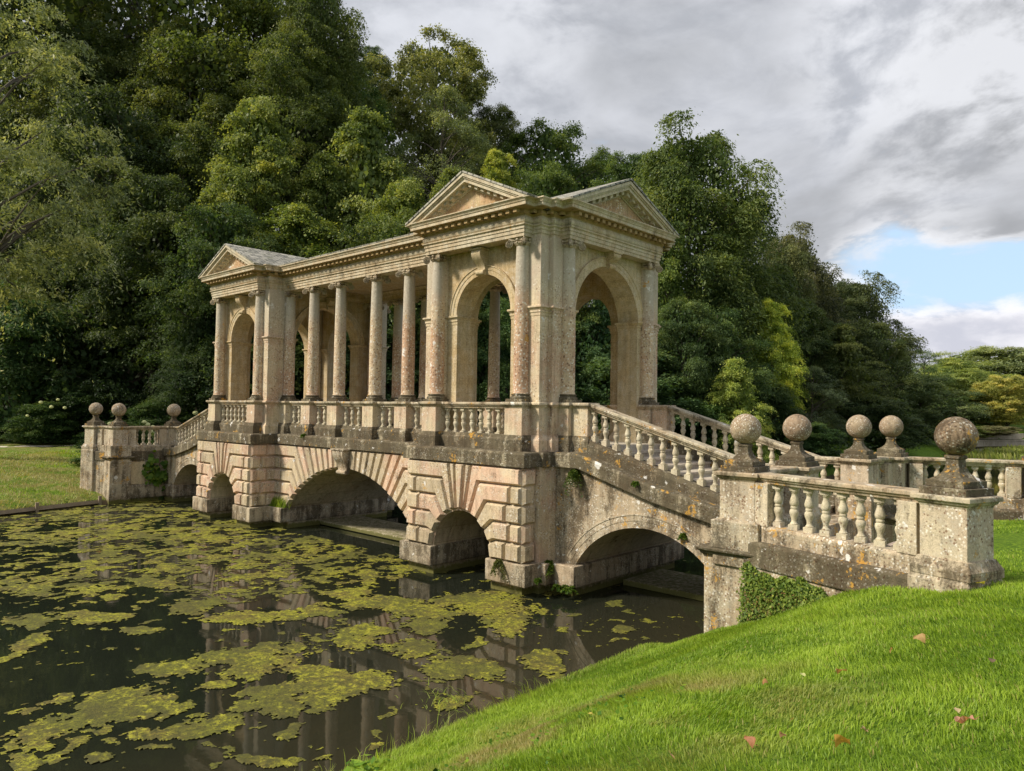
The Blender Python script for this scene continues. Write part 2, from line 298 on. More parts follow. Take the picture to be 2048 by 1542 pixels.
class MB:
    def __init__(s): s.v = []; s.f = []; s.t = []; s.smooth = False
    def poly(s, pts, t=0.0):
        i = len(s.v); s.v += [tuple(p) for p in pts]; s.f.append(tuple(range(i, i+len(pts)))); s.t.append(t)
    def grid(s, rows, closed=False, t=0.0, wrap=False):
        i = len(s.v); n = len(rows[0]); 
        for r in rows: s.v += [tuple(p) for p in r]
        m = len(rows)
        for a in range(m-1 if not wrap else m):
            b = (a+1) % m
            for c in range(n if closed else n-1):
                e = (c+1) % n
                s.f.append((i+a*n+c, i+a*n+e, i+b*n+e, i+b*n+c)); s.t.append(t)
    def box(s, x0, x1, y0, y1, z0, z1, t=0.0):
        if x0 > x1: x0, x1 = x1, x0
        if y0 > y1: y0, y1 = y1, y0
        a = [(x0, y0, z0), (x1, y0, z0), (x1, y1, z0), (x0, y1, z0)]; b = [(p[0], p[1], z1) for p in a]
        i = len(s.v); s.v += a+b
        for q in ((3, 2, 1, 0), (4, 5, 6, 7), (0, 1, 5, 4), (1, 2, 6, 5), (2, 3, 7, 6), (3, 0, 4, 7)):
            s.f.append(tuple(i+j for j in q)); s.t.append(t)
    def sweep(s, path, prof, closed=False, t=0.0, caps=True):
        """path [(x,y,zoff)], closed profile loop [(outward,z)]; outward is to the right of travel"""
        n = len(path); rows = []
        for i in range(n):
            def nrm(a, b):
                dx, dy = b[0]-a[0], b[1]-a[1]; l = math.hypot(dx, dy) or 1; return (dy/l, -dx/l)
            if closed: n1 = nrm(path[i-1], path[i]); n2 = nrm(path[i], path[(i+1) % n])
            else:
                n1 = nrm(path[i-1], path[i]) if i > 0 else nrm(path[0], path[1]); n2 = nrm(path[i], path[i+1]) if i < n-1 else n1
            k = 1+n1[0]*n2[0]+n1[1]*n2[1]; k = max(k, 0.2)
            mx, my = (n1[0]+n2[0])/k, (n1[1]+n2[1])/k
            p = path[i]; zo = p[2] if len(p) > 2 else 0
            rows.append([(p[0]+mx*d, p[1]+my*d, zo+z) for d, z in prof])
        s.grid(rows, closed=True, t=t, wrap=closed)
        if not closed and caps: s.poly(rows[0], t); s.poly(rows[-1][::-1], t)
    def lathe(s, prof, n=20, c=(0, 0, 0), t=0.0):
        rows = []
        for r, z in prof: rows.append([(c[0]+r*math.cos(2*math.pi*j/n), c[1]+r*math.sin(2*math.pi*j/n), c[2]+z) for j in range(n)])
        s.grid(rows, closed=True, t=t)
        s.poly(rows[0][::-1], t); s.poly(rows[-1], t)
    def tube(s, pts, rads, n=7, t=0.0):
        rows = []
        for i, p in enumerate(pts):
            p = Vector(p); a = Vector(pts[max(0, i-1)]); b = Vector(pts[min(len(pts)-1, i+1)]); d = (b-a).normalized()
            u = d.cross(Vector((0.31, 0.17, 0.93))); u = u.normalized() if u.length > 1e-4 else Vector((1, 0, 0)); w = d.cross(u)
            rows.append([tuple(p+(u*math.cos(2*math.pi*j/n)+w*math.sin(2*math.pi*j/n))*rads[i]) for j in range(n)])
        s.grid(rows, closed=True, t=t); s.poly(rows[0][::-1], t); s.poly(rows[-1], t)
    def mesh(s, name, mat, smooth=None, bevel=0):
        me = bpy.data.meshes.new(name); me.from_pydata(s.v, [], s.f)
        bm = bmesh.new(); bm.from_mesh(me); bmesh.ops.recalc_face_normals(bm, faces=bm.faces); bm.to_mesh(me); bm.free()
        a = me.attributes.new('tint', 'FLOAT', 'FACE'); a.data.foreach_set('value', np.array(s.t, dtype=np.float32))
        if mat: me.materials.append(mat)
        if smooth is not None:
            me.shade_smooth(); me.set_sharp_from_angle(angle=R_(smooth))
        me.update(); return me
    def obj(s, name, mat, parent=None, smooth=None, bevel=0.0, loc=None):
        o = link(name, s.mesh(name, mat, smooth), parent, loc)
        if bevel:
            b = o.modifiers.new('bevel', 'BEVEL'); b.width = bevel; b.segments = 2; b.limit_method = 'ANGLE'; b.angle_limit = R_(40)
        return o

def arc_pts(cx, zs, half, rise, n=24):
    Rr = (half*half+rise*rise)/(2*rise); zc = zs+rise-Rr; a = math.asin(min(1, half/Rr))
    if rise > half: a = math.pi-a
    return [(cx+Rr*math.sin(-a+2*a*i/n), zc+Rr*math.cos(-a+2*a*i/n)) for i in range(n+1)], (Rr, zc, a)
def arch_block(mb, x0, x1, z0, top, cx, zs, half, rise, P, y0, y1, t=0.0, front=True, n=24, intr=None):
    """wall between x0..x1 from z0 up to top(x), pierced by an arch; P maps (x,y,z); intrados goes to intr when given"""
    ap, _ = arc_pts(cx, zs, half, rise, n)
    cols = [(x0, z0)]
    cols += [(ap[0][0], z0)]+ap+[(ap[-1][0], z0)]+[(x1, z0)]
    xs = cols; mi = intr or mb
    for a, b in zip(xs[:-1], xs[1:]):
        if abs(a[0]-b[0]) > 1e-6:
            for y in (y0, y1):
                mb.poly([P(a[0], y, a[1]), P(b[0], y, b[1]), P(b[0], y, top(b[0])), P(a[0], y, top(a[0]))], t)
            mb.poly([P(a[0], y0, top(a[0])), P(b[0], y0, top(b[0])), P(b[0], y1, top(b[0])), P(a[0], y1, top(a[0]))], t)
        mi.poly([P(a[0], y0, a[1]), P(b[0], y0, b[1]), P(b[0], y1, b[1]), P(a[0], y1, a[1])], t)
    for x in (x0, x1): mb.poly([P(x, y0, z0), P(x, y1, z0), P(x, y1, top(x)), P(x, y0, top(x))], t)
def band_arch(mb, cx, zs, half, rise, w, P, y0, y1, n=24, t=0.0, steps=((0, 0), (0.6, 0.0), (0.6, 0.02), (1, 0.02))):
    """archivolt ring: half..half+w, from face y0 proud to y1"""
    ap, (Rr, zc, a) = arc_pts(cx, zs, half, rise, n)
    rows = []
    for i in range(n+1):
        th = -a+2*a*i/n; q = lambda r, y: P(cx+r*math.sin(th), y, zc+r*math.cos(th))
        rows.append([q(Rr, y0), q(Rr, y1), q(Rr+w*0.45, y1), q(Rr+w*0.5, y1+(y1-y0)*0.35), q(Rr+w*0.85, y1+(y1-y0)*0.35), q(Rr+w*0.9, y1+(y1-y0)*0.9), q(Rr+w, y1+(y1-y0)*0.9), q(Rr+w, y0)])
    mb.grid(rows, closed=True, t=t); mb.poly(rows[0], t); mb.poly(rows[-1][::-1], t)
def inset(poly, d):
    n = len(poly); A = sum(poly[i][0]*poly[(i+1) % n][1]-poly[(i+1) % n][0]*poly[i][1] for i in range(n))
    sgn = 1 if A > 0 else -1; res = []
    for i in range(n):
        p0, p1, p2 = poly[i-1], poly[i], poly[(i+1) % n]
        def nn(a, b):
            dx, dy = b[0]-a[0], b[1]-a[1]; l = math.hypot(dx, dy) or 1; return (-dy/l*sgn, dx/l*sgn)
        a, b = nn(p0, p1), nn(p1, p2); k = max(0.35, 1+a[0]*b[0]+a[1]*b[1])
        res.append((p1[0]+(a[0]+b[0])/k*d, p1[1]+(a[1]+b[1])/k*d))
    return res
def block(mb, poly, P, y, out, bev=0.062, t=None):
    """bevelled ashlar block standing out of the plane y by 'out'"""
    t = rnd.uniform(-1, 1) if t is None else t
    a = inset(poly, 0.006); b = inset(poly, 0.006+bev); n = len(poly)
    A = [P(p[0], y, p[1]) for p in a]; B = [P(p[0], y+out, p[1]) for p in b]
    i = len(mb.v); mb.v += A+B
    for j in range(n):
        q = (j+1) % n; mb.f.append((i+j, i+q, i+n+q, i+n+j)); mb.t.append(t)
    mb.f.append(tuple(range(i+n, i+2*n))); mb.t.append(t)
    mb.f.append(tuple(range(i+n-1, i-1, -1))); mb.t.append(t)
exec_marker = 0

# ------------------------------------------------------------------ the bridge (local frame: x along, y across, z up from the water)
BX, BY = -21.6, 17.22
bridge = empty('stone_bridge', (BX, BY, 0), 'covered classical stone bridge with columned pavilions spanning the pond', 'bridge')
PU = 7.0                       # pavilion centres at x = +-7
I3 = lambda x, y, z: (x, y, z)
Z_SPR, Z_LB, Z_LT, Z_CT, Z_DB, Z_DT, Z_CAP = 0.80, 3.22, 3.60, 3.95, 4.03, 4.72, 4.89
Z_CB, Z_EN = 9.05, 9.24

def rustic_side(mb, cx, sgn, half, zs, arcp, xlim, levels, ztop, P, y, out, rays, kx, long0=0.55):
    """courses + voussoirs of one half of an arch; arcp(k)->(x,z) offsets on the arch for joint k"""
    J = []
    for kk, z in enumerate(levels):
        ax, az, bx = rays[kk]
        J.append(((ax, az), (bx, z)))
    def mir(poly):                     # voussoir noses stand a little in or out of the true curve
        f = 1+rnd.uniform(-0.03, 0.012)*(1.18/half); ins = [abs(p[0]) <= half+0.001 and (min((abs(p[0]-r[0])+abs(p[1]-r[1]) for r in rays)) < 1e-6) for p in poly]
        return [(cx+sgn*p[0]*(f if i_ else 1), zs+(p[1]-zs)*(f if i_ else 1)) for p, i_ in zip(poly, ins)]
    for kk in range(len(levels)-1):
        (a0, b0), (a1, b1) = J[kk], J[kk+1]; z0, z1 = levels[kk], levels[kk+1]
        xs = xlim-(long0 if kk % 2 == 0 else long0*0.72)
        if xs < max(b0[0], b1[0])+0.12: xs = None
        if xs:
            block(mb, mir([a0, b0, (xs, z0), (xs, z1), b1, a1]), P, y, out)
            block(mb, mir([(xs, z0), (xlim, z0), (xlim, z1), (xs, z1)]), P, y, out)
        else: block(mb, mir([a0, b0, (xlim, z0), (xlim, z1), b1, a1]), P, y, out)
    a, b = J[-1]; z0 = levels[-1]; tops = rays[len(levels):]
    ax, az, tx = tops[0]
    block(mb, mir([a, b, (xlim, z0), (xlim, ztop), (tx, ztop), (ax, az)]), P, y, out)
    for q in range(len(tops)-1):
        a0x, a0z, t0 = tops[q]; a1x, a1z, t1 = tops[q+1]
        block(mb, mir([(a0x, a0z), (t0, ztop), (t1, ztop), (a1x, a1z)]), P, y, out)
    ax, az, tx = tops[-1]
    return (ax, az, tx)

def keystone_scroll(name, parent, c, w, h, d, axis='y', sg=-1, mat=M_arch):
    """S-scroll console: profile in (out, z) extruded across the width, fluted face"""
    mb = MB(); n = 26; prof = []
    for i in range(n+1):
        u = i/n
        o = d*(0.95-0.62*u+0.16*math.sin(2*math.pi*u*1.05)); prof.append((o, h*(1-u)))
    rows = []
    for j in range(9):
        xx = (j/8-0.5)*w; gr = 0.012 if j in (2, 4, 6) else 0.0
        rows.append([(xx, -0.02, p[1]) for p in (prof[0],)]+[(xx*(1-0.22*(i/n)), p[0]-gr, p[1]) for i, p in enumerate(prof)]+[(xx*0.78, -0.02, 0)])
    mb.grid(rows); mb.poly(rows[0]); mb.poly(rows[-1][::-1])
    mb.box(-w*0.62, w*0.62, -0.02, d*1.05, h, h+0.05)
    mb2 = MB(); mb2.tube([(-w*0.42, d*0.34, 0.045), (w*0.42, d*0.34, 0.045)], [d*0.22]*2, 12)
    base = len(mb.v); mb.v += mb2.v; mb.f += [tuple(q+base for q in f) for f in mb2.f]; mb.t += mb2.t
    if axis == 'y': mb.v = [(c[0]+v[0], c[1]+sg*v[1], c[2]+v[2]) for v in mb.v]
    else: mb.v = [(c[0]+sg*v[1], c[1]+v[0], c[2]+v[2]) for v in mb.v]
    return mb.obj(name, mat, parent, smooth=35)

# ---- water-borne base of each pavilion
small_ap, (sR, szc, sa) = arc_pts(0, Z_SPR, 1.18, 1.15)
LV = [0.80, 1.285, 1.77, 2.255, 2.74]
def small_rays():
    res = []
    for zz, ang in zip(LV, (0, 21, 39, 56, 70)):
        th = R_(ang); ax, az = sR*math.cos(th), szc+sR*math.sin(th)
        bx = (zz-szc)/math.tan(th) if ang > 5 else 1.34
        res.append((ax, az, max(bx, ax+0.02)))
    for ang in (79.5, 85.4):
        th = R_(ang); res.append((sR*math.cos(th), szc+sR*math.sin(th), (Z_LB-szc)/math.tan(th)))
    return res
base_end = {1: 'near', -1: 'far'}
for s in (1, -1):
    cx = s*PU
    wall = MB(); vault = MB()
    arch_block(wall, cx-2.24, cx+2.24, -0.6, lambda x: Z_LB+0.05, cx, Z_SPR, 1.14, 1.11, I3, -3.40, 3.40, intr=vault)
    wall.box(cx+s*2.24, cx+s*2.42, -2.97, 2.97, -0.6, Z_LB+0.04)
    wall.box(cx+s*2.42, cx+s*2.50, -2.60, 2.60, -0.6, Z_LB+0.03)
    pb = wall.obj('pavilion_base', M_base, bridge)
    vault.obj('vault', M_vault, pb)
    rb = MB(); rays = small_rays()
    for sg in (1, -1):
        kx = rustic_side(rb, cx, sg, 1.18, Z_SPR, None, 2.26, LV, Z_LB, I3, -3.41, -0.135, rays, None)
    block(rb, [(cx-kx[0], kx[1]), (cx-kx[2], Z_LB), (cx+kx[2], Z_LB), (cx+kx[0], kx[1])], I3, -3.41, -0.155)
    # quoins returning on the +x faces
    Px = lambda y, x, z: (x, y, z)
    for kk in range(5):
        z0 = LV[kk]; z1 = LV[kk+1] if kk < 4 else Z_LB
        if s == 1:
            sp = -3.12 if kk % 2 else -2.98
            block(rb, [(-3.47, z0), (sp, z0), (sp, z1), (-3.47, z1)], Px, cx+2.24, 0.09)
            if kk % 2: block(rb, [(sp, z0), (-2.975, z0), (-2.975, z1), (sp, z1)], Px, cx+2.24, 0.03)
        else:
            sp = -3.05 if kk % 2 else -2.80
            block(rb, [(-3.47, z0), (sp, z0), (sp, z1), (-3.47, z1)], Px, cx+2.24, 0.09)
            block(rb, [(sp, z0), (-2.37, z0), (-2.37, z1), (sp, z1)], Px, cx+2.24, 0.09)
    rb.obj('rusticated_facing', M_base, pb, bevel=0)
    pm = MB()
    for sg in (1, -1):
        pm = MB(); pm.box(cx+sg*1.08, cx+sg*2.48, -3.57, 3.57, 0.25, Z_SPR)
        if sg == s: pm.box(cx+s*2.48, cx+s*2.66, -3.0, 3.0, 0.25, Z_SPR-0.006)
        pm.obj('plinth', M_plinth, pb, bevel=0.025)
        mm = MB(); mm.box(cx+sg*1.3, cx+sg*2.2, -3.25, 3.25, -0.8, 0.246); mm.obj('mossy_footing', M_plinth, pb)

# ---- main arch between the pavilions
main = MB(); mv = MB()
MH, MR = 3.80, 1.72
arch_block(main, -4.80, 4.80, -0.6, lambda x: Z_LB+0.02, 0, Z_SPR, MH, MR, I3, -2.36, 2.36, n=40, intr=mv)
mo = main.obj('main_arch', M_base, bridge); mv.obj('vault', M_vault, mo)
mb = MB(); ap, (mR, mzc, ma) = arc_pts(0, Z_SPR, MH, MR)
def mray(ang):
    th = R_(ang); return mR*math.sin(th), mzc+mR*math.cos(th)
rays = []
for zz, ang in zip(LV, (math.degrees(ma), 43.5, 39.5, 35.5, 31.8)):
    ax, az = mray(ang); rays.append((ax, az, max(ax+0.02, (zz-mzc)*math.tan(R_(ang)))))
for ang in (28.6, 25.0, 21.3, 17.6, 14.0, 10.5, 7.2, 4.0):
    ax, az = mray(ang); rays.append((ax, az, (Z_LB-mzc)*math.tan(R_(ang))))
for sg in (1, -1):
    kx = rustic_side(mb, 0, sg, MH, Z_SPR, None, 4.74, LV, Z_LB, I3, -2.36, -0.13, rays, None, 0.45)
block(mb, [(-kx[0], kx[1]), (-kx[2], Z_LB), (kx[2], Z_LB), (kx[0], kx[1])], I3, -2.36, -0.07)
mb.obj('rusticated_facing', M_base, mo)
keystone_scroll('keystone', mo, (0, -2.43, 2.37), 0.62, 0.82, 0.34, mat=M_plinth)
pm = MB()
for sg in (1, -1):
    pm = MB(); pm.box(sg*3.74, sg*4.84, -2.72, 2.72, 0.25, Z_SPR-0.004); pm.obj('plinth', M_plinth, mo, bevel=0.025)
    mm = MB(); mm.box(sg*3.95, sg*4.9, -2.5, 2.5, -0.8, 0.24); mm.obj('mossy_footing', M_plinth, mo)
sl = MB(); sl.box(-3.73, 3.73, -1.0, 0.95, 0.02, 0.17); sl.obj('footing_slab', M_slab, bridge, bevel=0.02)

# ---- stair flanks with their low arches
ST0, ST1 = 10.30, 14.65
def zst(x, drop=1.28):                       # fall of the stair line
    x = abs(x); u = (x-ST0)/(ST1-ST0); u = min(max(u, 0), 1); return -drop*u
def zled(x):
    x = abs(x)
    for (x0, z0), (x1, z1) in zip(((9, 0), (10.3, 0), (12.45, -0.63), (14.1, -0.98), (15.0, -1.06)), ((10.3, 0), (12.45, -0.63), (14.1, -0.98), (15.0, -1.06), (40, -1.06))):
        if x <= x1: return z0+(z1-z0)*(x-x0)/(x1-x0)
for s in (1, -1):
    w = MB(); v = MB(); P = lambda x, y, z, s=s: (s*x, y, z)
    ap, _ = arc_pts(12.2, Z_SPR, 2.0, 1.14)
    arch_block(w, 9.40, 15.7, -0.6, lambda x: Z_LB+zled(x)+0.04, 12.2, Z_SPR, 2.0, 1.14, P, -2.42, 2.42, n=28, intr=v)
    o = w.obj('stair_flank', M_stair, bridge); v.obj('vault', M_vault, o)
    r = MB(); band_arch(r, 12.2, Z_SPR, 2.0, 1.14, 0.33, P, -2.42, -2.445, n=28); r.obj('arch_ring', M_stair, o)
    pm = MB(); pm.box(s*14.06, s*15.7, -2.5, 2.5, 0.25, Z_SPR-0.01); pm.obj('plinth', M_plinth, o, bevel=0.025)
    pm = MB(); pm.box(s*9.4, s*10.36, -2.72, 2.72, 0.25, Z_SPR-0.01); pm.obj('plinth', M_plinth, o, bevel=0.025)
    mm = MB(); mm.box(s*9.45, s*10.15, -2.5, 2.5, -0.8, 0.243); mm.obj('mossy_footing', M_plinth, o)
    sl = MB(); sl.box(s*10.365, s*14.05, -0.57, 1.40, 0.0, 0.15); sl.obj('footing_slab', M_slab, o, bevel=0.02)
    # steps
    stp = MB(); n = 9
    for i in range(n):
        x0 = ST0-0.35+i*0.56; zt = 3.74-(i+1)*0.148
        stp.box(s*x0, s*(x0+0.62), -1.78, 1.78, zt-0.6, zt); stp.box(s*(x0+0.56), s*(x0+0.655), -1.77, 1.77, zt-0.05, zt+0.003)
    so = stp.obj('steps', M_step, o)
    # solid under the steps and the course that carries the balusters
    for sg in (-1, 1):
        cs = MB(); path = [(s*10.22, sg*1.98, 0), (s*ST1, sg*1.98, zst(ST1)), (s*15.25, sg*1.98, zst(ST1))]
        cs.sweep(path, [(-0.21, 3.0), (0.21, 3.0), (0.21, 3.85), (0.17, 3.95), (-0.21, 3.95)] if s*sg < 0 else [(-0.21, 3.0), (0.21, 3.0), (0.21, 3.95), (-0.17, 3.95), (-0.21, 3.85)])
        cs.obj('sloping_course', M_ledge, o, bevel=0.015)

# ---- string ledge all round, one sweep front and one back
LP = [(-0.25, Z_LB), (0.0, Z_LB), (0.0, Z_LT-0.05), (-0.03, Z_LT), (-0.35, Z_LT+0.02)]
def ledge_path(sy):
    v = lambda y: sy*y
    half = [(15.3, 2.57, zled(15.3)), (14.1, 2.57, zled(14.1)), (12.45, 2.57, zled(12.45)), (10.3, 2.57, 0), (9.52, 2.57, 0), (9.52, 2.97, 0), (9.41, 2.97, 0), (9.41, 3.57, 0), (4.59, 3.57, 0), (4.59, 2.54, 0)]
    p = [(-x, v(y), z) for x, y, z in half]+[(x, v(y), z) for x, y, z in half[::-1]]
    return p if sy < 0 else p[::-1]
for sy in (-1, 1):
    mb = MB(); mb.sweep(ledge_path(sy), LP); mb.obj('ledge', M_ledge, bridge, bevel=0.02)
deck = MB(); deck.box(-10.2, 10.2, -2.05, 2.05, 3.24, 3.74)
for s in (1, -1): deck.box(s*PU-2.0, s*PU+2.0, -2.92, 2.92, 3.25, 3.745)
deck.obj('deck', M_step, bridge)

# ---- balusters, rails, pedestals
BPROF = [(0.062, 0.055), (0.066, 0.075), (0.05, 0.09), (0.042, 0.12), (0.045, 0.16), (0.068, 0.22), (0.078, 0.26), (0.072, 0.30), (0.05, 0.325), (0.062, 0.335), (0.062, 0.362), (0.05, 0.372),
         (0.072, 0.40), (0.078, 0.44), (0.066, 0.49), (0.046, 0.55), (0.042, 0.58), (0.052, 0.60), (0.066, 0.615), (0.064, 0.635)]
bm_ = MB(); bm_.lathe(BPROF, 14); bm_.box(-0.078, 0.078, -0.078, 0.078, -0.10, 0.056); bm_.box(-0.072, 0.072, -0.072, 0.072, 0.634, 0.72)
ME_bal = bm_.mesh('baluster', M_bal, smooth=40)
RAILP = [(-0.115, 0), (0.115, 0), (0.125, 0.045), (0.15, 0.06), (0.165, 0.095), (0.185, 0.10), (0.185, 0.155), (0.165, 0.172), (-0.165, 0.172), (-0.185, 0.155), (-0.185, 0.10), (-0.165, 0.095), (-0.15, 0.06), (-0.125, 0.045)]
def balustrade(p0, p1, n, zb=Z_DB, zoff=(0, 0), path=None, mat=M_rail, ends=(0.5, 0.5), course=True):
    """rail with n balusters between two points; zoff = drop of rail at each end"""
    mb = MB(); pts = path or [(p0[0], p0[1], zoff[0]), (p1[0], p1[1], zoff[1])]
    dz = zb-Z_DB
    mb.sweep([(p[0], p[1], p[2]+dz) for p in pts], [(d, z+Z_DT-0.005) for d, z in RAILP])
    o = mb.obj('balustrade', mat, bridge, bevel=0.008)
    if course:
        mb = MB(); mb.sweep([(p[0], p[1], p[2]+dz) for p in pts], [(-0.17, Z_LT-0.02), (0.17, Z_LT-0.02), (0.17, Z_CT-0.04), (0.12, Z_CT), (0.10, Z_DB), (-0.10, Z_DB), (-0.12, Z_CT), (-0.17, Z_CT-0.04)]); mb.obj('base_course', M_ledge, o, bevel=0.01)
    ln = [math.dist(a[:2], b[:2]) for a, b in zip(pts[:-1], pts[1:])]; tot = sum(ln)
    for i in range(n):
        u = (i+ends[0])/(n-1+ends[0]+ends[1])*tot; kk = 0
        while u > ln[kk]+1e-6 and kk < len(ln)-1: u -= ln[kk]; kk += 1
        f = u/ln[kk]; a, b = pts[kk], pts[kk+1]
        link('baluster', ME_bal, o, (a[0]+(b[0]-a[0])*f+rnd.uniform(-.006, .006), a[1]+(b[1]-a[1])*f+rnd.uniform(-.006, .006), a[2]+(b[2]-a[2])*f+dz+Z_DB-0.02)).rotation_euler = (rnd.uniform(-.012, .012), rnd.uniform(-.012, .012), rnd.uniform(-.12, .12))
    return o
def rect_sweep(mb, hx, hy, prof, c=(0, 0), z=0.0):
    mb.sweep([(c[0]-hx, c[1]-hy, z), (c[0]+hx, c[1]-hy, z), (c[0]+hx, c[1]+hy, z), (c[0]-hx, c[1]+hy, z)], prof, closed=True)
CAPP = [(-0.1, Z_DT), (0.0, Z_DT), (0.012, Z_DT+0.045), (0.04, Z_DT+0.06), (0.055, Z_DT+0.095), (0.085, Z_DT+0.10), (0.085, Z_CAP-0.015), (0.07, Z_CAP), (-0.12, Z_CAP+0.004)]
def pedestal(cx, cy, hx, hy, mat=M_die, zlow=Z_LT-0.02, dz=0.0, rot=0.0, capmat=M_rail, base=True):
    d = MB(); d.box(-hx, hx, -hy, hy, Z_DB-0.06, Z_DT+0.03)
    o = d.obj('pedestal', mat, bridge, bevel=0.012, loc=(cx, cy, dz)); o.rotation_euler.z = rot
    c = MB(); rect_sweep(c, hx, hy, CAPP); c.box(-hx, hx, -hy, hy, Z_DT+0.02, Z_CAP+0.002); c.obj('cap', capmat, o, bevel=0.008)
    if base:
        b = MB(); rect_sweep(b, hx, hy, [(-0.1, zlow-dz), (0.09, zlow-dz), (0.09, Z_CT-0.05), (0.06, Z_CT), (0.02, Z_DB), (-0.1, Z_DB)]); b.box(-hx, hx, -hy, hy, zlow-dz, Z_DB-0.01); b.obj('base_course', M_ledge if dz == 0 else M_stair, o, bevel=0.012)
    return o
# pavilion pedestals + rails
for s in (1, -1):
    cx = s*PU
    for sy in (-1, 1):
        for e in (1, -1): pedestal(cx+e*1.68, sy*2.92, 0.31, 0.30)
        pedestal(cx+s*2.45, sy*1.95, 0.30, 0.30)
        pedestal(cx+s*3.02, sy*1.94, 0.25, 0.17)
        balustrade((cx-1.38, sy*2.90), (cx+1.38, sy*2.90), 8)
        # lower part of the corner piers
        for (u0, u1, v0, v1) in ((1.5, 2.27, 2.0, 2.87), (1.4, 2.42, 1.7, 2.53)):
            c = MB(); x0, x1 = cx+s*u0, cx+s*u1; c.box(x0, x1, sy*v0, sy*v1, Z_LT-0.01, Z_DT+0.1)
            xm, ym = (x0+x1)/2, sy*(v0+v1)/2; hx, hy = (u1-u0)/2, (v1-v0)/2
            rect_sweep(c, hx, hy, CAPP, (xm, ym)); rect_sweep(c, hx, hy, [(-0.1, Z_LT), (0.085, Z_LT), (0.085, Z_CT-0.05), (0.05, Z_CT), (0.01, Z_DB), (-0.1, Z_DB)], (xm, ym))
            c.obj('pier_base', M_die, bridge, bevel=0.012)
        c = MB(); x0, x1 = cx-s*2.27, cx-s*1.5; c.box(x0, x1, sy*2.0, sy*2.87, Z_LT-0.01, Z_DT+0.1)
        rect_sweep(c, 0.385, 0.435, CAPP, ((x0+x1)/2, sy*2.435)); rect_sweep(c, 0.385, 0.435, [(-0.1, Z_LT), (0.085, Z_LT), (0.085, Z_CT-0.05), (0.05, Z_CT), (0.01, Z_DB), (-0.1, Z_DB)], ((x0+x1)/2, sy*2.435))
        c.obj('pier_base', M_die, bridge, bevel=0.012)
        # stair balustrades
        e0, e1 = cx+s*3.27, s*ST1
        balustrade(None, None, 15, path=[(e0, sy*1.94, 0), (s*(ST1), sy*1.94, zst(ST1)), (s*15.3, sy*1.94, zst(ST1))], course=False, ends=(0.35, 0.6))
CXS = (-4.58, -2.85, -1.08, 1.08, 2.85, 4.58)
NB = (3, 3, 4, 3, 3)
for sy in (-1, 1):
    for x in CXS: pedestal(x, sy*2.02, 0.305, 0.30)
    for a, b, n in zip(CXS[:-1], CXS[1:], NB): balustrade((a+0.3, sy*2.02), (b-0.3, sy*2.02), n)

# ---- columns
ent = [(0.214-0.034*max(0, (t/20-0.28)/0.72)**1.6, 5.16+(9.05-5.16)*t/20) for t in range(21)]
SHP = [(0.235, 5.10), (0.225, 5.14)]+ent+[(0.186, 9.03), (0.205, 9.05), (0.205, 9.08)]
sh = MB(); sh.lathe(SHP, 28); ME_shaft = sh.mesh('column', M_shaft, smooth=50)
bs_ = MB(); bs_.box(-0.29, 0.29, -0.29, 0.29, 4.885, 4.975)
bs_.lathe([(0.285, 4.975), (0.295, 5.0), (0.285, 5.035), (0.25, 5.05), (0.245, 5.075), (0.265, 5.085), (0.268, 5.105), (0.235, 5.12)], 28); ME_cbase = bs_.mesh('column_base', M_ledge, smooth=45)
cp = MB()
cp.lathe([(0.19, 9.03), (0.215, 9.06), (0.238, 9.10), (0.232, 9.125)], 24)
ab = []
for q in range(4):
    for u in np.linspace(-1, 1, 7)[:-1]:
        x = 0.285*u; y = -0.285+0.075*(1-u*u); c_, s_ = math.cos(q*math.pi/2), math.sin(q*math.pi/2); ab.append((x*c_-y*s_, x*s_+y*c_))
rows = [[(x*f, y*f, z) for x, y in ab] for f, z in ((0.9, 9.15), (1.0, 9.165), (1.0, 9.20), (0.96, 9.21), (0.99, 9.235), (0.99, 9.25))]
cp.grid(rows, closed=True); cp.poly(rows[0][::-1]); cp.poly(rows[-1])
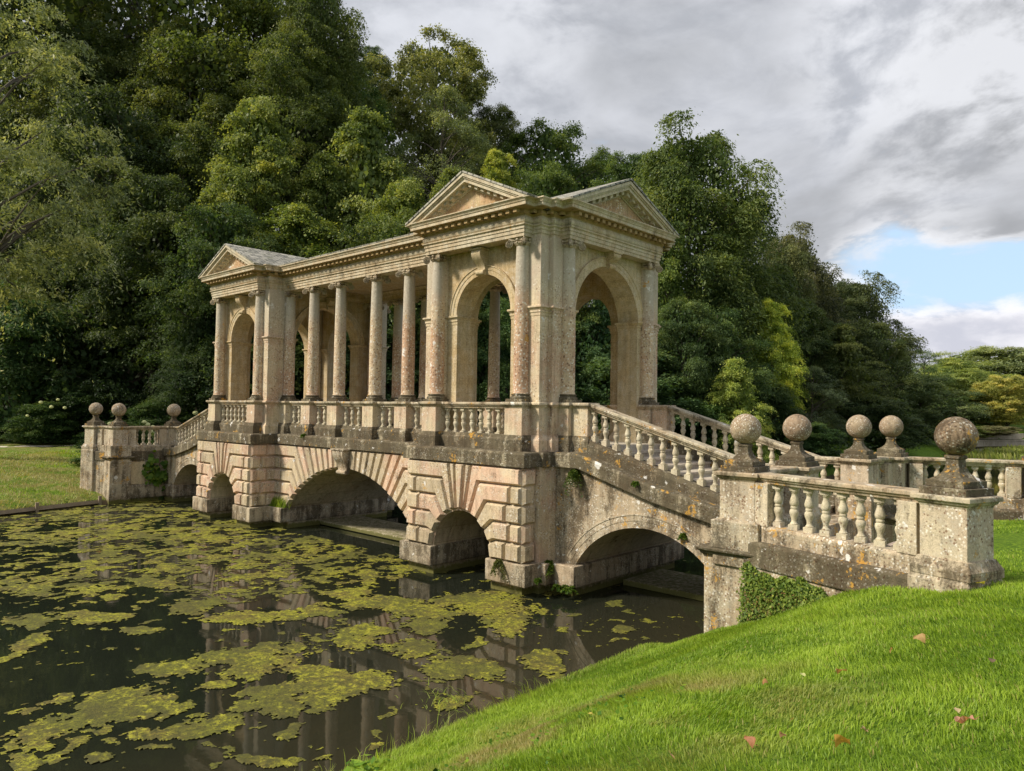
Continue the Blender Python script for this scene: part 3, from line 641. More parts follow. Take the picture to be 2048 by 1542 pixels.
for q in range(4):
    a = math.pi/4+q*math.pi/2; dirv = Vector((math.cos(a), math.sin(a), 0)); sd = Vector((-dirv.y, dirv.x, 0)); up_ = Vector((0, 0, 1))
    cc = dirv*0.375+up_*9.075
    for sg in (1, -1):      # spiral on both cheeks
        pts, rad = [], []
        for i in range(34):
            th = -0.3+i/33*4.3*math.pi; r = 0.105*(1-i/36)
            pts.append(cc+sd*sg*(0.036+0.0006*i)+dirv*(r*math.sin(-th))*1+up_*(r*math.cos(th))); rad.append(0.016*(1-0.45*i/33))
        cp.tube(pts, rad, 5)
    ring = [[tuple(cc+sd*w+dirv*(0.10*math.cos(t))+up_*(0.10*math.sin(t))) for t in np.linspace(0, 2*math.pi, 16, endpoint=False)] for w in (-0.034, 0.034)]
    cp.grid(ring, closed=True); cp.poly(ring[0][::-1]); cp.poly(ring[1])
    # neck of the volute joining the abacus, and the flower between volutes
    b0 = [dirv*0.16+sd*w+up_*z for w, z in ((-.035, 9.09), (.035, 9.09), (.035, 9.17), (-.035, 9.17))]; b1 = [dirv*0.40+sd*w+up_*z for w, z in ((-.035, 9.14), (.035, 9.14), (.035, 9.185), (-.035, 9.185))]
    cp.grid([[tuple(p) for p in b0], [tuple(p) for p in b1]], closed=True)
    b = q*math.pi/2; dv = Vector((math.cos(b), math.sin(b), 0))
    for j, (r, zz, rr) in enumerate(((0.235, 9.18, 0.045), (0.24, 9.11, 0.03))):
        c0 = dv*r; cp.lathe([(0.005, -rr), (rr*0.8, -rr*0.6), (rr, 0), (rr*0.8, rr*0.6), (0.005, rr)], 8, (c0.x, c0.y, zz))
    for w in (-0.11, -0.055, 0.055, 0.11):
        c0 = dv*0.225+Vector((-dv.y, dv.x, 0))*w; cp.lathe([(0.004, -0.03), (0.02, -0.012), (0.022, 0.012), (0.004, 0.03)], 6, (c0.x*0.98, c0.y*0.98, 9.105))
ME_cap = cp.mesh('capital', M_cap, smooth=45)
def column(x, y):
    o = link('column', ME_shaft, bridge, (x, y, 0)); link('column_base', ME_cbase, o); c = link('capital', ME_cap, o); return o
for s in (1, -1):
    for sy in (-1, 1):
        for e in (1, -1): column(s*PU+e*1.68, sy*2.92)
        column(s*PU+s*2.45, sy*1.95)
for sy in (-1, 1):
    for x in CXS: column(x, sy*2.02)

# ---- pavilion walls: corner piers and four arched walls
IMP = [(-0.05, 7.16), (0.012, 7.16), (0.012, 7.24), (0.03, 7.25), (0.03, 7.31), (0.06, 7.36), (0.085, 7.37), (0.085, 7.42), (-0.05, 7.425)]
for s in (1, -1):
    cx = s*PU
    for sy in (-1, 1):
        c = MB()
        outl = [(1.5, 2.0), (1.5, 2.87), (2.27, 2.87), (2.27, 2.53), (2.42, 2.53), (2.42, 1.72), (1.62, 1.72)]
        for (u0, u1, v0, v1) in ((1.55, 2.27, 2.0, 2.87), (1.6, 2.42, 1.75, 2.53)):
            c.box(cx+s*u0, cx+s*u1, sy*v0, sy*v1, Z_CAP-0.02, Z_EN+0.02)
        pth = [(cx+s*u, sy*v, 0) for u, v in ((1.5, 2.87), (2.27, 2.87), (2.27, 2.53), (2.42, 2.53), (2.42, 1.75))]
        if s*sy > 0: pth = pth[::-1]
        c.sweep(pth, IMP); c.obj('corner_pier', M_pier, bridge, bevel=0.01)
        c = MB(); c.box(cx-s*2.27, cx-s*1.5, sy*2.1, sy*2.87, Z_CAP-0.02, Z_EN+0.02)
        pth = [(cx-s*u, sy*v, 0) for u, v in ((1.5, 2.87), (2.27, 2.87), (2.27, 2.25))]
        if s*sy < 0: pth = pth[::-1]
        c.sweep(pth, IMP); c.obj('corner_pier', M_pier, bridge, bevel=0.01)
        # front / back arched wall
        w = MB(); P = lambda x, y, z, cx=cx, sy=sy: (cx+x, sy*y, z)
        arch_block(w, -1.62, 1.62, 3.7, lambda x: Z_EN+0.3, 0, 7.42, 1.08, 1.08, P, 2.70, 2.0, n=24)
        band_arch(w, 0, 7.42, 1.08, 1.08, 0.26, P, 2.70, 2.74, n=24)
        for e in (1, -1):
            pth = [P(e*1.62, 2.70, 0), P(e*1.08, 2.70, 0), P(e*1.08, 2.0, 0), P(e*1.62, 2.0, 0)]
            if e*sy < 0: pth = pth[::-1]
            w.sweep([(p[0], p[1], 0) for p in pth], IMP)
        o = w.obj('arched_wall', M_arch, bridge)
        keystone_scroll('keystone', o, (cx, sy*2.70, 8.50), 0.36, 0.66, 0.36, 'y', sy)
    # side walls: outer and inner
    for e, x_out, x_in in ((1, 2.36, 1.66), (-1, 2.02, 1.40)):
        w = MB(); P = lambda y, x, z, cx=cx, f=s*e: (cx+f*x, y, z)
        arch_block(w, -2.1, 2.1, 3.7, lambda y: Z_EN+0.3, 0, 7.42, 1.55, 1.42, P, x_out, x_in, n=28)
        band_arch(w, 0, 7.42, 1.55, 1.42, 0.27, P, x_out, x_out+0.04, n=28)
        for q in (1, -1):
            pth = [P(q*2.05, x_out, 0), P(q*1.55, x_out, 0), P(q*1.55, x_in, 0), P(q*2.05, x_in, 0)]
            if q*s*e > 0: pth = pth[::-1]
            w.sweep([(p[0], p[1], 0) for p in pth], IMP)
        o = w.obj('arched_wall', M_arch, bridge)
        keystone_scroll('keystone', o, (cx+s*e*x_out, 0, 8.80), 0.36, 0.40, 0.34, 'x', s*e)

# ---- entablature: one closed sweep around both pavilions and the colonnade
half = [(4.73, -2.29), (4.73, -2.87), (5.02, -2.87), (5.02, -3.22), (8.98, -3.22), (8.98, -2.87), (9.27, -2.87), (9.27, -2.53), (9.42, -2.53), (9.42, -2.24), (9.73, -2.24)]
q1 = half; q2 = [(x, -y) for x, y in half[::-1]]; q3 = [(-x, -y) for x, y in half]; q4 = [(-x, y) for x, y in half[::-1]]
OUTL = q1+q2+q3+q4
EP = [(-0.45, 9.24), (-0.02, 9.24), (-0.02, 9.33), (0.0, 9.335), (0.0, 9.43), (0.02, 9.435), (0.02, 9.50), (0.05, 9.525), (0.06, 9.53), (0.06, 9.56), (0.015, 9.575),
      (0.045, 9.61), (0.058, 9.66), (0.045, 9.72), (0.015, 9.755), (0.015, 9.77), (0.05, 9.80), (0.07, 9.815), (0.075, 9.83), (0.075, 9.915), (0.13, 9.925), (0.30, 9.93), (0.30, 9.945), (0.315, 9.945), (0.315, 10.03),
      (0.335, 10.04), (0.345, 10.07), (0.375, 10.11), (0.39, 10.12), (0.39, 10.15), (-0.45, 10.20)]
en = MB(); en.sweep([(x, y, 0) for x, y in OUTL], EP, closed=True)
def dentils(mb, p, q, zb=9.825, h=0.095, w=0.125, gap=0.262, dep=(0.06, 0.235)):
    L = math.dist(p, q); n = max(1, int(L/gap)); tx, ty = (q[0]-p[0])/L, (q[1]-p[1])/L; nx, ny = ty, -tx
    for i in range(n):
        u = (i+0.5)*L/n
        c = [(p[0]+tx*(u+a)+nx*b, p[1]+ty*(u+a)+ny*b) for a, b in ((-w/2, dep[0]), (w/2, dep[0]), (w/2, dep[1]), (-w/2, dep[1]))]
        i0 = len(mb.v); mb.v += [(x, y, zb) for x, y in c]+[(x, y, zb+h) for x, y in c]
        for f in ((0, 1, 2, 3), (7, 6, 5, 4), (0, 4, 5, 1), (1, 5, 6, 2), (2, 6, 7, 3), (3, 7, 4, 0)): mb.f.append(tuple(i0+j for j in f)); mb.t.append(0)
for a, b in zip(OUTL, OUTL[1:]+OUTL[:1]): dentils(en, a, b)
ento = en.obj('entablature', M_entab, bridge)
ce = MB()
for s in (1, -1):
    cx = s*PU; ce.box(cx-2.2, cx+2.2, -2.75, 2.75, 9.30, 9.42); ce.box(cx-1.95, cx+1.95, -3.18, 3.18, 9.25, 9.31)
    ce.box(cx+s*2.2, cx+s*2.7, -2.2, 2.2, 9.255, 9.32)
ce.box(-4.9, 4.9, -2.23, -1.76, 9.262, 9.7); ce.box(-4.9, 4.9, 1.76, 2.23, 9.262, 9.7); ce.box(4.86, 5.12, -1.77, 1.77, 9.268, 9.66); ce.box(-5.12, -4.86, -1.77, 1.77, 9.268, 9.66); ce.box(-4.9, 4.9, -1.8, 1.8, 9.62, 9.72)
for sy in (-1, 1):
    ce.sweep([(-4.9*sy, sy*1.76, 0), (4.9*sy, sy*1.76, 0)], [(-0.05, 9.40), (0.03, 9.40), (0.05, 9.44), (0.02, 9.45), (0.06, 9.52), (0.12, 9.60), (-0.05, 9.62)])
ce.obj('ceiling', M_arch, bridge)

# ---- pediments and roofs
RISE = 1.06; Z_G = 10.15
def chevron(mb, hw, d0, d1, P, y0, y1, zb, t=0.0):
    """inverted-V band between perpendicular offsets d0<d1 below the roof line, feet cut level at zb"""
    sl = RISE/2.37; cs = math.sqrt(1+sl*sl)
    zl = lambda d, x: Z_G+RISE-d*cs-sl*abs(x)
    def foot(d): return (Z_G+RISE-d*cs-zb)/sl
    f0, f1 = foot(d0), foot(d1)
    pts = [(-f0, zb), (0, zl(d0, 0)), (f0, zb), (f1, zb), (0, zl(d1, 0)), (-f1, zb)]
    A = [P(x, y0, z) for x, z in pts]; B = [P(x, y1, z) for x, z in pts]
    i = len(mb.v); mb.v += A+B
    for q in ((0, 1, 4, 5), (1, 2, 3, 4)):
        mb.f += [tuple(i+j for j in q), tuple(i+6+j for j in q[::-1])]; mb.t += [t, t]
    for j in range(6):
        n = (j+1) % 6; mb.f.append((i+j, i+n, i+6+n, i+6+j)); mb.t.append(t)
def pediment(P, f, parent):
    m = MB()       # f = plan distance of the entablature face
    chevron(m, 0, 0.0, 0.085, P, f-0.3, f+0.385, 10.10); chevron(m, 0, 0.085, 0.125, P, f-0.3, f+0.35, 10.11); chevron(m, 0, 0.125, 0.215, P, f-0.3, f+0.315, 10.12); chevron(m, 0, 0.215, 0.30, P, f-0.3, f+0.08, 10.13); chevron(m, 0, 0.30, 0.345, P, f-0.3, f+0.045, 10.135)
    sl = RISE/2.37; cs = math.sqrt(1+sl*sl)
    for e in (1, -1):
        for i in range(10):
            x = 0.13+i*0.245; z = Z_G+RISE-0.215*cs-sl*x
            if z < 10.27: break
            pts = [(x-0.055, z+sl*0.055), (x+0.055, z-sl*0.055), (x+0.055, z-sl*0.055-0.095), (x-0.055, z+sl*0.055-0.095)]
            i0 = len(m.v); m.v += [P(e*a, f+0.06, b) for a, b in pts]+[P(e*a, f+0.225, b) for a, b in pts]
            for q in ((3, 2, 1, 0), (4, 5, 6, 7), (0, 1, 5, 4), (1, 2, 6, 5), (2, 3, 7, 6), (3, 0, 4, 7)): m.f.append(tuple(i0+j for j in q)); m.t.append(0)
    o = m.obj('pediment', M_entab, parent)
    tm = MB(); zt = Z_G+RISE-0.30*cs
    hw = (zt-10.14)/sl; tm.poly([P(-hw, f+0.01, 10.14), P(hw, f+0.01, 10.14), P(0, f+0.01, zt)]); tm.poly([P(-hw, f-0.3, 10.14), P(0, f-0.3, zt), P(hw, f-0.3, 10.14)])
    tm.obj('tympanum', M_tymp, o)
def roof_plane(m, uvs, a, b, c, d_, th=0.05):
    """slab a-b eaves, d_-c ridge, with UVs along eaves / slope"""
    A = [Vector(p) for p in (a, b, c, d_)]; e = (A[1]-A[0]).normalized(); nrm = (A[1]-A[0]).cross(A[3]-A[0]).normalized()
    if nrm.z < 0: nrm = -nrm
    s_ = nrm.cross(e)
    i = len(m.v); T = [p+nrm*th for p in A]; m.v += [tuple(p) for p in T]+[tuple(p) for p in A]
    fs = [(0, 1, 2, 3), (7, 6, 5, 4), (0, 4, 5, 1), (1, 5, 6, 2), (2, 6, 7, 3), (3, 7, 4, 0)]
    for f in fs:
        m.f.append(tuple(i+j for j in f)); m.t.append(0)
    for j in range(8):
        p = (T+A)[j]; uvs.append((p.dot(e), abs(p.dot(s_))))
def roof_obj(name, planes, parent):
    m = MB(); uvs = []
    for p in planes: roof_plane(m, uvs, *p)
    # courses of slates with stepped butts
    me = m.mesh(name, M_slate); uv = me.uv_layers.new(name='UVMap')
    for l in me.loops: uv.data[l.index].uv = uvs[l.vertex_index]
    o = link(name, me, parent); return o
Z_R = Z_G+RISE+0.01
for s in (1, -1):
    cx = s*PU; hw = 2.42; ze = Z_G-RISE/2.37*0.05
    pl = []
    for e in (1, -1):      # ridge along y
        pl.append(((cx+e*hw, -3.63, ze), (cx+e*hw, 3.63, ze), (cx, 3.63, Z_R), (cx, -3.63, Z_R)))
    for e in (1, -1):      # ridge along x, outer side only
        pl.append(((cx, e*2.65, ze+0.004), (cx+s*3.14, e*2.65, ze+0.004), (cx+s*3.14, 0, Z_R+0.02), (cx, 0, Z_R+0.02)))
    ro = roof_obj('pavilion_roof', pl, bridge)
    for sy in (-1, 1): pediment(lambda x, y, z, cx=cx, sy=sy: (cx+x, sy*y, z), 3.22, bridge)
    pediment(lambda x, y, z, cx=cx, s=s: (cx+s*y, x*2.63/2.37, z), 2.73, bridge)
pl = []
for e in (1, -1): pl.append(((-5.6, e*2.66, 10.16), (5.6, e*2.66, 10.16), (5.6, 0, 10.85), (-5.6, 0, 10.85)))
roof_obj('colonnade_roof', pl, bridge)
fl = MB()                       # flat lead behind the cornice at the corners
for s in (1, -1): fl.box(s*PU-2.5, s*PU+2.5, -2.9, 2.9, 9.9, 10.155)
fl.obj('roof_deck', M_slate, bridge)

# ---- end works: pedestals with ball finials, link rails, wing walls
def finial(x, y, z, D, rot=0.0, mat=M_ball, up=0.0):
    zc = 0.785+up; nk = zc-D/2-0.475
    b = MB(); b.box(-0.33, 0.33, -0.33, 0.33, 0, 0.105); b.box(-0.27, 0.27, -0.27, 0.27, 0.105, 0.20)
    rows = []
    for hw, zz in ((0.25, 0.20), (0.17, 0.25), (0.12, 0.31), (0.095, 0.38), (0.088, 0.43+nk), (0.105, 0.435+nk), (0.105, 0.475+nk), (0.08, 0.49+nk)):
        rows.append([(-hw, -hw, zz), (hw, -hw, zz), (hw, hw, zz), (-hw, hw, zz)])
    b.grid(rows, closed=True); b.poly(rows[-1])
    o = b.obj('ball_finial', M_ledge, bridge, bevel=0.012, loc=(x, y, z)); o.rotation_euler.z = rot
    bm = bmesh.new(); bmesh.ops.create_uvsphere(bm, u_segments=40, v_segments=24, radius=D/2)
    for v in bm.verts: v.co *= 1+0.012*math.sin(v.co.x*9+v.co.z*5)+0.01*math.sin(v.co.y*13); v.co.z += zc
    me = bpy.data.meshes.new('ball'); bm.to_mesh(me); bm.free(); me.shade_smooth(); me.materials.append(mat)
    link('ball', me, o); return o
DZW = -1.28                                   # level of the foot of the stair relative to the deck
ZCW = Z_CAP+DZW
def wing(p0, p1, nb, zg, endped=True, M=M_wing, D=0.62, ballmat=M_balln):
    """balustraded wing wall from the outer pedestal p0 to the end pedestal p1"""
    dx, dy = p1[0]-p0[0], p1[1]-p0[1]; L = math.hypot(dx, dy); tx, ty = dx/L, dy/L; rot = math.atan2(dy, dx)
    at = lambda u, v=0: (p0[0]+tx*u-ty*v, p0[1]+ty*u+tx*v)
    w = MB()
    w.sweep([(*at(0.2), 0), (*at(L-0.2), 0)], [(-0.30, 0.2), (0.30, 0.2), (0.30, 2.36), (0.27, 2.40), (0.21, 2.40), (0.21, 2.66), (0.17, 2.70), (-0.17, 2.70), (-0.21, 2.66), (-0.21, 2.40), (-0.30, 2.40)])
    o = w.obj('wing_wall', M_stair, bridge, bevel=0.015)
    w2 = MB(); w2.sweep([(*at(0.2), 0), (*at(L-0.25), 0)], [(-0.345, 1.97), (0.345, 1.97), (0.345, 2.38), (0.30, 2.42), (-0.30, 2.42), (-0.345, 2.38)]); w2.obj('wing_course', M_ledge, o, bevel=0.02)
    # half piers next to both pedestals, then rail and balusters
    for u in (0.56, L-0.60):
        h = MB(); h.box(-0.155, 0.155, -0.2, 0.2, Z_DB-0.06, Z_DT+0.01); q = h.obj('half_pier', M, o, loc=(*at(u), DZW), bevel=0.01); q.rotation_euler.z = rot
    balustrade(None, None, nb, path=[(*at(0.72), DZW), (*at(L-0.76), DZW)], course=False, ends=(0.2, 0.2))
    r = MB(); r.sweep([(*at(0.3), DZW), (*at(L-0.3), DZW)], [(d*1.12, z+Z_DT+0.0015) for d, z in RAILP]); r.obj('rail', M_rail, o, bevel=0.008)
    if endped:
        pedestal(*p1, 0.33, 0.31, mat=M, zlow=2.5, dz=DZW, rot=rot); finial(*p1, ZCW, D, rot, ballmat, 0.02)
        f = MB(); f.sweep([(-0.36, -0.33, 0), (0.32, -0.33, 0), (0.32, 0.33, 0), (-0.36, 0.33, 0)], [(-0.1, 0.1), (0.09, 0.1), (0.09, 2.44), (0.06, 2.50), (0.03, 2.54), (0.03, 2.60), (-0.1, 2.66)], closed=True)
        q = f.obj('pedestal_foot', M_stair, bridge, bevel=0.02, loc=(*p1, 0)); q.rotation_euler.z = rot
def end_works(inner, outer, wend, nlink, nwing, D=0.62, sx=1, far=False, ballm=(M_ball, M_ball, M_balln), pier=None):
    pedestal(*inner, 0.33, 0.33, mat=M_wing, zlow=1.0, dz=DZW); finial(*inner, ZCW, D, mat=ballm[0])
    pedestal(*outer, 0.34, 0.34, mat=M_wing, zlow=1.9, dz=DZW); finial(*outer, ZCW, D-0.01, mat=ballm[1])
    sy = 1 if outer[1] > 0 else -1
    # link between inner and outer pedestal
    a = (inner[0], inner[1]+sy*0.33); b = (outer[0], outer[1]-sy*0.34)
    w = MB(); w.sweep([(*a, 0), (*b, 0)], [(-0.3, -0.5), (0.3, -0.5), (0.3, 2.66), (0.2, 2.70), (-0.2, 2.70), (-0.3, 2.66)]); o = w.obj('link_wall', M_stair, bridge, bevel=0.015)
    w2 = MB(); w2.sweep([(*a, 0), (*b, 0)], [(-0.35, 1.98), (0.35, 1.98), (0.35, 2.40), (0.3, 2.43), (-0.3, 2.43), (-0.35, 2.40)]); w2.obj('link_course', M_ledge, o, bevel=0.02)
    L = abs(b[1]-a[1])
    for u in (0.2, L-0.2):
        h = MB(); h.box(-0.2, 0.2, -0.2, 0.2, Z_DB-0.06, Z_DT+0.01); h.obj('half_pier', M_wing, o, loc=(a[0]+(b[0]-a[0])*u/L, a[1]+sy*u, DZW), bevel=0.01)
    f = lambda u: (a[0]+(b[0]-a[0])*u/L, a[1]+sy*u, DZW)
    if nlink: balustrade(None, None, nlink, path=[f(0.4), f(L-0.4)], course=False, ends=(0.35, 0.35))
    r = MB(); r.sweep([f(0), f(L)], [(d_*1.1, z+Z_DT+0.0015) for d_, z in RAILP]); r.obj('rail', M_rail, o, bevel=0.008)
    # pier under the outer pedestal
    px0, px1, py0, py1 = pier
    p = MB(); p.box(px0, px1, py0, py1, -0.8, 2.02)
    q = p.obj('wing_pier', M_stair, bridge, bevel=0.015)
    c = MB(); rect_sweep(c, (px1-px0)/2, (py1-py0)/2, [(-0.1, 2.0), (0.0, 2.0), (0.02, 2.05), (0.06, 2.08), (0.06, 2.11), (0.12, 2.14), (0.13, 2.18), (0.05, 2.21), (-0.1, 2.22)], ((px0+px1)/2, (py0+py1)/2))
    c.box(px0+0.01, px1-0.01, py0+0.01, py1-0.01, 1.99, 2.215); c.obj('pier_cap', M_ledge, q, bevel=0.008)
    c = MB(); c.box(outer[0]-0.46, outer[0]+0.46, outer[1]-0.46, outer[1]+0.46, 2.2, 2.72); c.obj('base_course', M_stair, q, bevel=0.02)
    wing(outer, wend, nwing, 2.3, D=D-0.035, ballmat=ballm[2])
end_works((15.6, -1.94), (15.55, -4.26), (19.23, -5.54), 5, 8, D=0.575, pier=(14.92, 15.88, -4.64, -2.3), ballm=(M_ball, M_ball, M_balln))
end_works((15.6, 1.98), (15.87, 3.70), (18.95, 4.82), 3, 7, D=0.585, pier=(15.2, 16.3, 2.3, 4.1), ballm=(M_ball, M_ball, M_ball))
end_works((-15.6, -1.94), (-15.6, -4.50), (-17.15, -5.0), 4, 4, D=0.64, pier=(-16.1, -15.2, -4.95, -4.0), ballm=(M_ball, M_ball, M_ball))
end_works((-15.6, 1.94), (-15.6, 4.5), (-17.15, 5.0), 4, 4, D=0.64, pier=(-16.1, -15.2, 4.0, 4.95), ballm=(M_ball, M_ball, M_ball))

# ------------------------------------------------------------------ ground, pond, far bank
SH_R = [(-7.9, -40), (-7.8, 5.0), (-7.9, 10.0), (-7.9, 12.3), (-6.7, 13.2), (-6.6, 21.4), (-5.6, 24), (0, 29), (12, 40), (60, 62)]
SH_F = [(60, 185), (-14, 148), (-23, 130), (-24.5, 118)]
SH_L = [(-24.5, 118), (-21, 100), (-18.5, 80), (-18.5, 60), (-19.5, 51), (-25, 46.5), (-32, 39), (-36, 30), (-37.6, 23), (-37.3, 13.5), (-36.9, 11.5), (-35.4, 6.5), (-33, -10), (-30, -40)]
POND = SH_R+[(60, 62)]+SH_F+SH_L
def seg_dist(x, y, poly):
    d = np.full(np.shape(x), 1e9)
    for (ax, ay), (bx, by) in zip(poly[:-1], poly[1:]):
        vx, vy = bx-ax, by-ay; L = vx*vx+vy*vy
        if L == 0: continue
        t = np.clip(((x-ax)*vx+(y-ay)*vy)/L, 0, 1)
        d = np.minimum(d, np.hypot(x-ax-t*vx, y-ay-t*vy))
    return d
def in_poly(x, y, poly):
    c = np.zeros(np.shape(x), bool); n = len(poly)
    for i in range(n):
        (ax, ay), (bx, by) = poly[i], poly[(i+1) % n]
        if ay == by: continue
        c ^= ((ay > y) != (by > y)) & (x < (bx-ax)*(y-ay)/(by-ay)+ax)
    return c
def hash2(ix, iy, s):
    n = (ix.astype(np.int64)*374761393+iy.astype(np.int64)*668265263+s*982451653) & 0xFFFFFFFF
    n = ((n ^ (n >> 13))*1274126177) & 0xFFFFFFFF
    return ((n ^ (n >> 16)) & 0xFFFF)/65535.0
def vnoise(x, y, s=0):
    ix, iy = np.floor(x), np.floor(y); fx, fy = x-ix, y-iy; fx = fx*fx*(3-2*fx); fy = fy*fy*(3-2*fy)
    a, b, c, d = hash2(ix, iy, s), hash2(ix+1, iy, s), hash2(ix, iy+1, s), hash2(ix+1, iy+1, s)
    return (a*(1-fx)+b*fx)*(1-fy)+(c*(1-fx)+d*fx)*fy
def fbm(x, y, o=4, s=0, g=0.5):
    v = 0; a = 1; t = 0
    for i in range(o): v = v+a*vnoise(x*2**i+17.3*i, y*2**i-9.1*i, s+i); t += a; a *= g
    return v/t
def ground(x, y):
    x = np.asarray(x, float); y = np.asarray(y, float)
    dr, df, dl = seg_dist(x, y, SH_R), seg_dist(x, y, SH_F), seg_dist(x, y, SH_L)
    w = in_poly(x, y, POND)
    hr = np.interp(dr, [0, 0.25, 1.7, 3.6, 5.4, 8, 12, 40], [0.10, 0.20, 0.74, 1.72, 2.34, 3.0, 3.15, 3.3])
    hback = np.interp(dr, [0, 0.3, 2, 5, 40], [0.12, 0.7, 2.0, 2.4, 2.8])
    k = np.clip((y-11.2)/2.2, 0, 1)*np.clip((x+7.5)/3.0, 0, 1); hr = hr*(1-k)+np.maximum(hback*(y > 16)+hr*(y <= 16), hr*0+np.minimum(hback, 2.42)*k)*k
    lvl = np.clip((y-9.5)/3, 0, 1)*np.clip((x+6)/3, 0, 1); hr = np.where(dr < 40, np.minimum(hr, 2.42*lvl+4*(1-lvl)), hr)
    dl2 = np.maximum(dl-24*np.clip((30-y)/15, 0, 1), 0)
    hl = np.interp(dl, [0, 0.3, 4, 9, 16, 30], [0.15, 0.35, 1.0, 1.5, 1.7, 1.9])+np.interp(dl2, [0, 9, 40, 120, 400], [0, 0.6, 20, 45, 55])
    hf = np.interp(df, [0, 0.3, 4, 60, 400], [0.5, 1.1, 1.4, 4, 16])
    near = np.minimum(np.minimum(dr, df), dl)
    h = np.where(near == dr, hr, np.where(near == df, hf, hl))
    # soften the seams between the far bank and the hillside
    ww = np.exp(-np.maximum(dl-near, 0)/12)*hl+np.exp(-np.maximum(df-near, 0)/12)*hf; wt = np.exp(-np.maximum(dl-near, 0)/12)+np.exp(-np.maximum(df-near, 0)/12)
    h = np.where(near == dr, h, ww/wt)
    s_ = np.abs((y-12.44)+(x+6.05)*0.335)*0.948; kw = np.exp(-(s_/2.3)**2)*np.clip((x+7.6)/1.2, 0, 1)*np.clip((9-x)/6, 0, 1)*(~w)
    h = h*(1-kw)+np.interp(x, [-7.4, -6.6, -5.7, -4.7, -3.8, -3.3, -2, 0, 5], [0.2, 0.62, 1.02, 1.50, 1.97, 2.14, 2.45, 2.55, 2.6])*kw
    h = h+(0.15*(fbm(x*0.9, y*0.9, 3, 5)-0.5)+0.05*(fbm(x*3.2, y*3.2, 2, 8)-0.5))*np.clip(near/1.5, 0, 1)
    return np.where(w, -np.minimum(1.0, near*0.5)-0.05, h)
XS = np.unique(np.concatenate([np.linspace(-1200, -140, 14), np.arange(-140, -48, 3.0), np.arange(-48, -30, 0.9), np.arange(-30, -10, 2.0), np.arange(-10, 4, 0.28), np.arange(4, 60, 3.0), np.linspace(60, 1200, 14)]))
YS = np.unique(np.concatenate([np.linspace(-1200, -30, 12), np.arange(-30, 0, 2.5), np.arange(0, 26, 0.35), np.arange(26, 160, 2.2), np.linspace(160, 1500, 16)]))
GX, GY = np.meshgrid(XS, YS); GZ = ground(GX, GY); ny, nx = GX.shape
def grid_mesh(name, V, keep, mat, nx, ny, smooth=True):
    idx = np.arange(nx*ny).reshape(ny, nx); q = np.stack([idx[:-1, :-1], idx[:-1, 1:], idx[1:, 1:], idx[1:, :-1]], -1).reshape(-1, 4)
    if keep is not None: q = q[keep.reshape(-1)]
    return np_mesh(name, V, q, mat, smooth)
def np_mesh(name, V, Q, mat, smooth=False, attrs=None):
    me = bpy.data.meshes.new(name); n = len(Q); k = Q.shape[1]
    me.vertices.add(len(V)); me.vertices.foreach_set('co', np.asarray(V, np.float32).ravel())
    me.loops.add(n*k); me.loops.foreach_set('vertex_index', Q.astype(np.int32).ravel())
    me.polygons.add(n); me.polygons.foreach_set('loop_start', np.arange(0, n*k, k, dtype=np.int32))
    if smooth: me.polygons.foreach_set('use_smooth', np.ones(n, bool))
    for a, dom, val in attrs or []:
        at = me.attributes.new(a, 'FLOAT', dom); at.data.foreach_set('value', np.asarray(val, np.float32))
    me.materials.append(mat); me.update(calc_edges=True); return me
o = link('ground', grid_mesh('ground', np.stack([GX, GY, GZ], -1).reshape(-1, 3), None, M_ground, nx, ny)); tag(o, kind='structure')
m = MB(); m.poly([(-700, -400, 0), (300, -400, 0), (300, 400, 0), (-700, 400, 0)]); tag(m.obj('pond_water', M_water), kind='structure')
# gravel paths: at the foot of the near stair, and along the lawn on the far bank
def strip(name, pts, w, mat, n=60):
    P_ = []; 
    for i in range(n+1):
        u = i/n*(len(pts)-1); k_ = min(int(u), len(pts)-2); f_ = u-k_
        a, b = Vector(pts[k_]), Vector(pts[k_+1]); p_ = a.lerp(b, f_); t_ = (b-a).normalized(); nn = Vector((-t_.y, t_.x))
        for e in np.linspace(-1, 1, 7): q = p_+nn*e*w/2; P_.append((q.x, q.y))
    P_ = np.array(P_); Z = ground(P_[:, 0], P_[:, 1])+0.03
    return link(name, grid_mesh(name, np.column_stack([P_, Z]), None, mat, 7, n+1))
tag(strip('path', [(-6.3, 17.2), (-5.4, 17.4), (-4.6, 17.9)], 3.0, M_path, 20), kind='structure')
tag(strip('far_path', [(-53.5, -6), (-55.5, 6), (-57, 12), (-56, 17.0), (-50, 17.6), (-37.5, 17.3)], 1.2, plain('pale_gravel', (0.55, 0.50, 0.40), 0.95, 0.3, 20)), kind='structure')
# timber edging along the foot of the far bank
e = empty('timber_edging', (-36.5, 8, 0), 'low weathered timber edging holding the foot of the far grass bank', 'edging')
def shl(t):   # point on the left shore by y
    ys = [p[1] for p in SH_L[::-1]]; xs = [p[0] for p in SH_L[::-1]]; return float(np.interp(t, ys, xs))
ye = [11.9, 9.2, 6.5, 3.0, -1.0, -6.0]
for a, b in zip(ye[:-1], ye[1:]):
    m = MB(); m.tube([(shl(a)+0.06+36.5, a-8-0.02, 0.13), (shl(b)+0.06+36.5, b-8+0.02, 0.13)], [0.12, 0.12], 4); m.obj('board', M_timber, e)
    m = MB(); m.box(shl(a)+36.5+0.1, shl(a)+36.5+0.22, a-8-0.06, a-8+0.06, -0.5, 0.42); m.obj('post', M_timber, e)
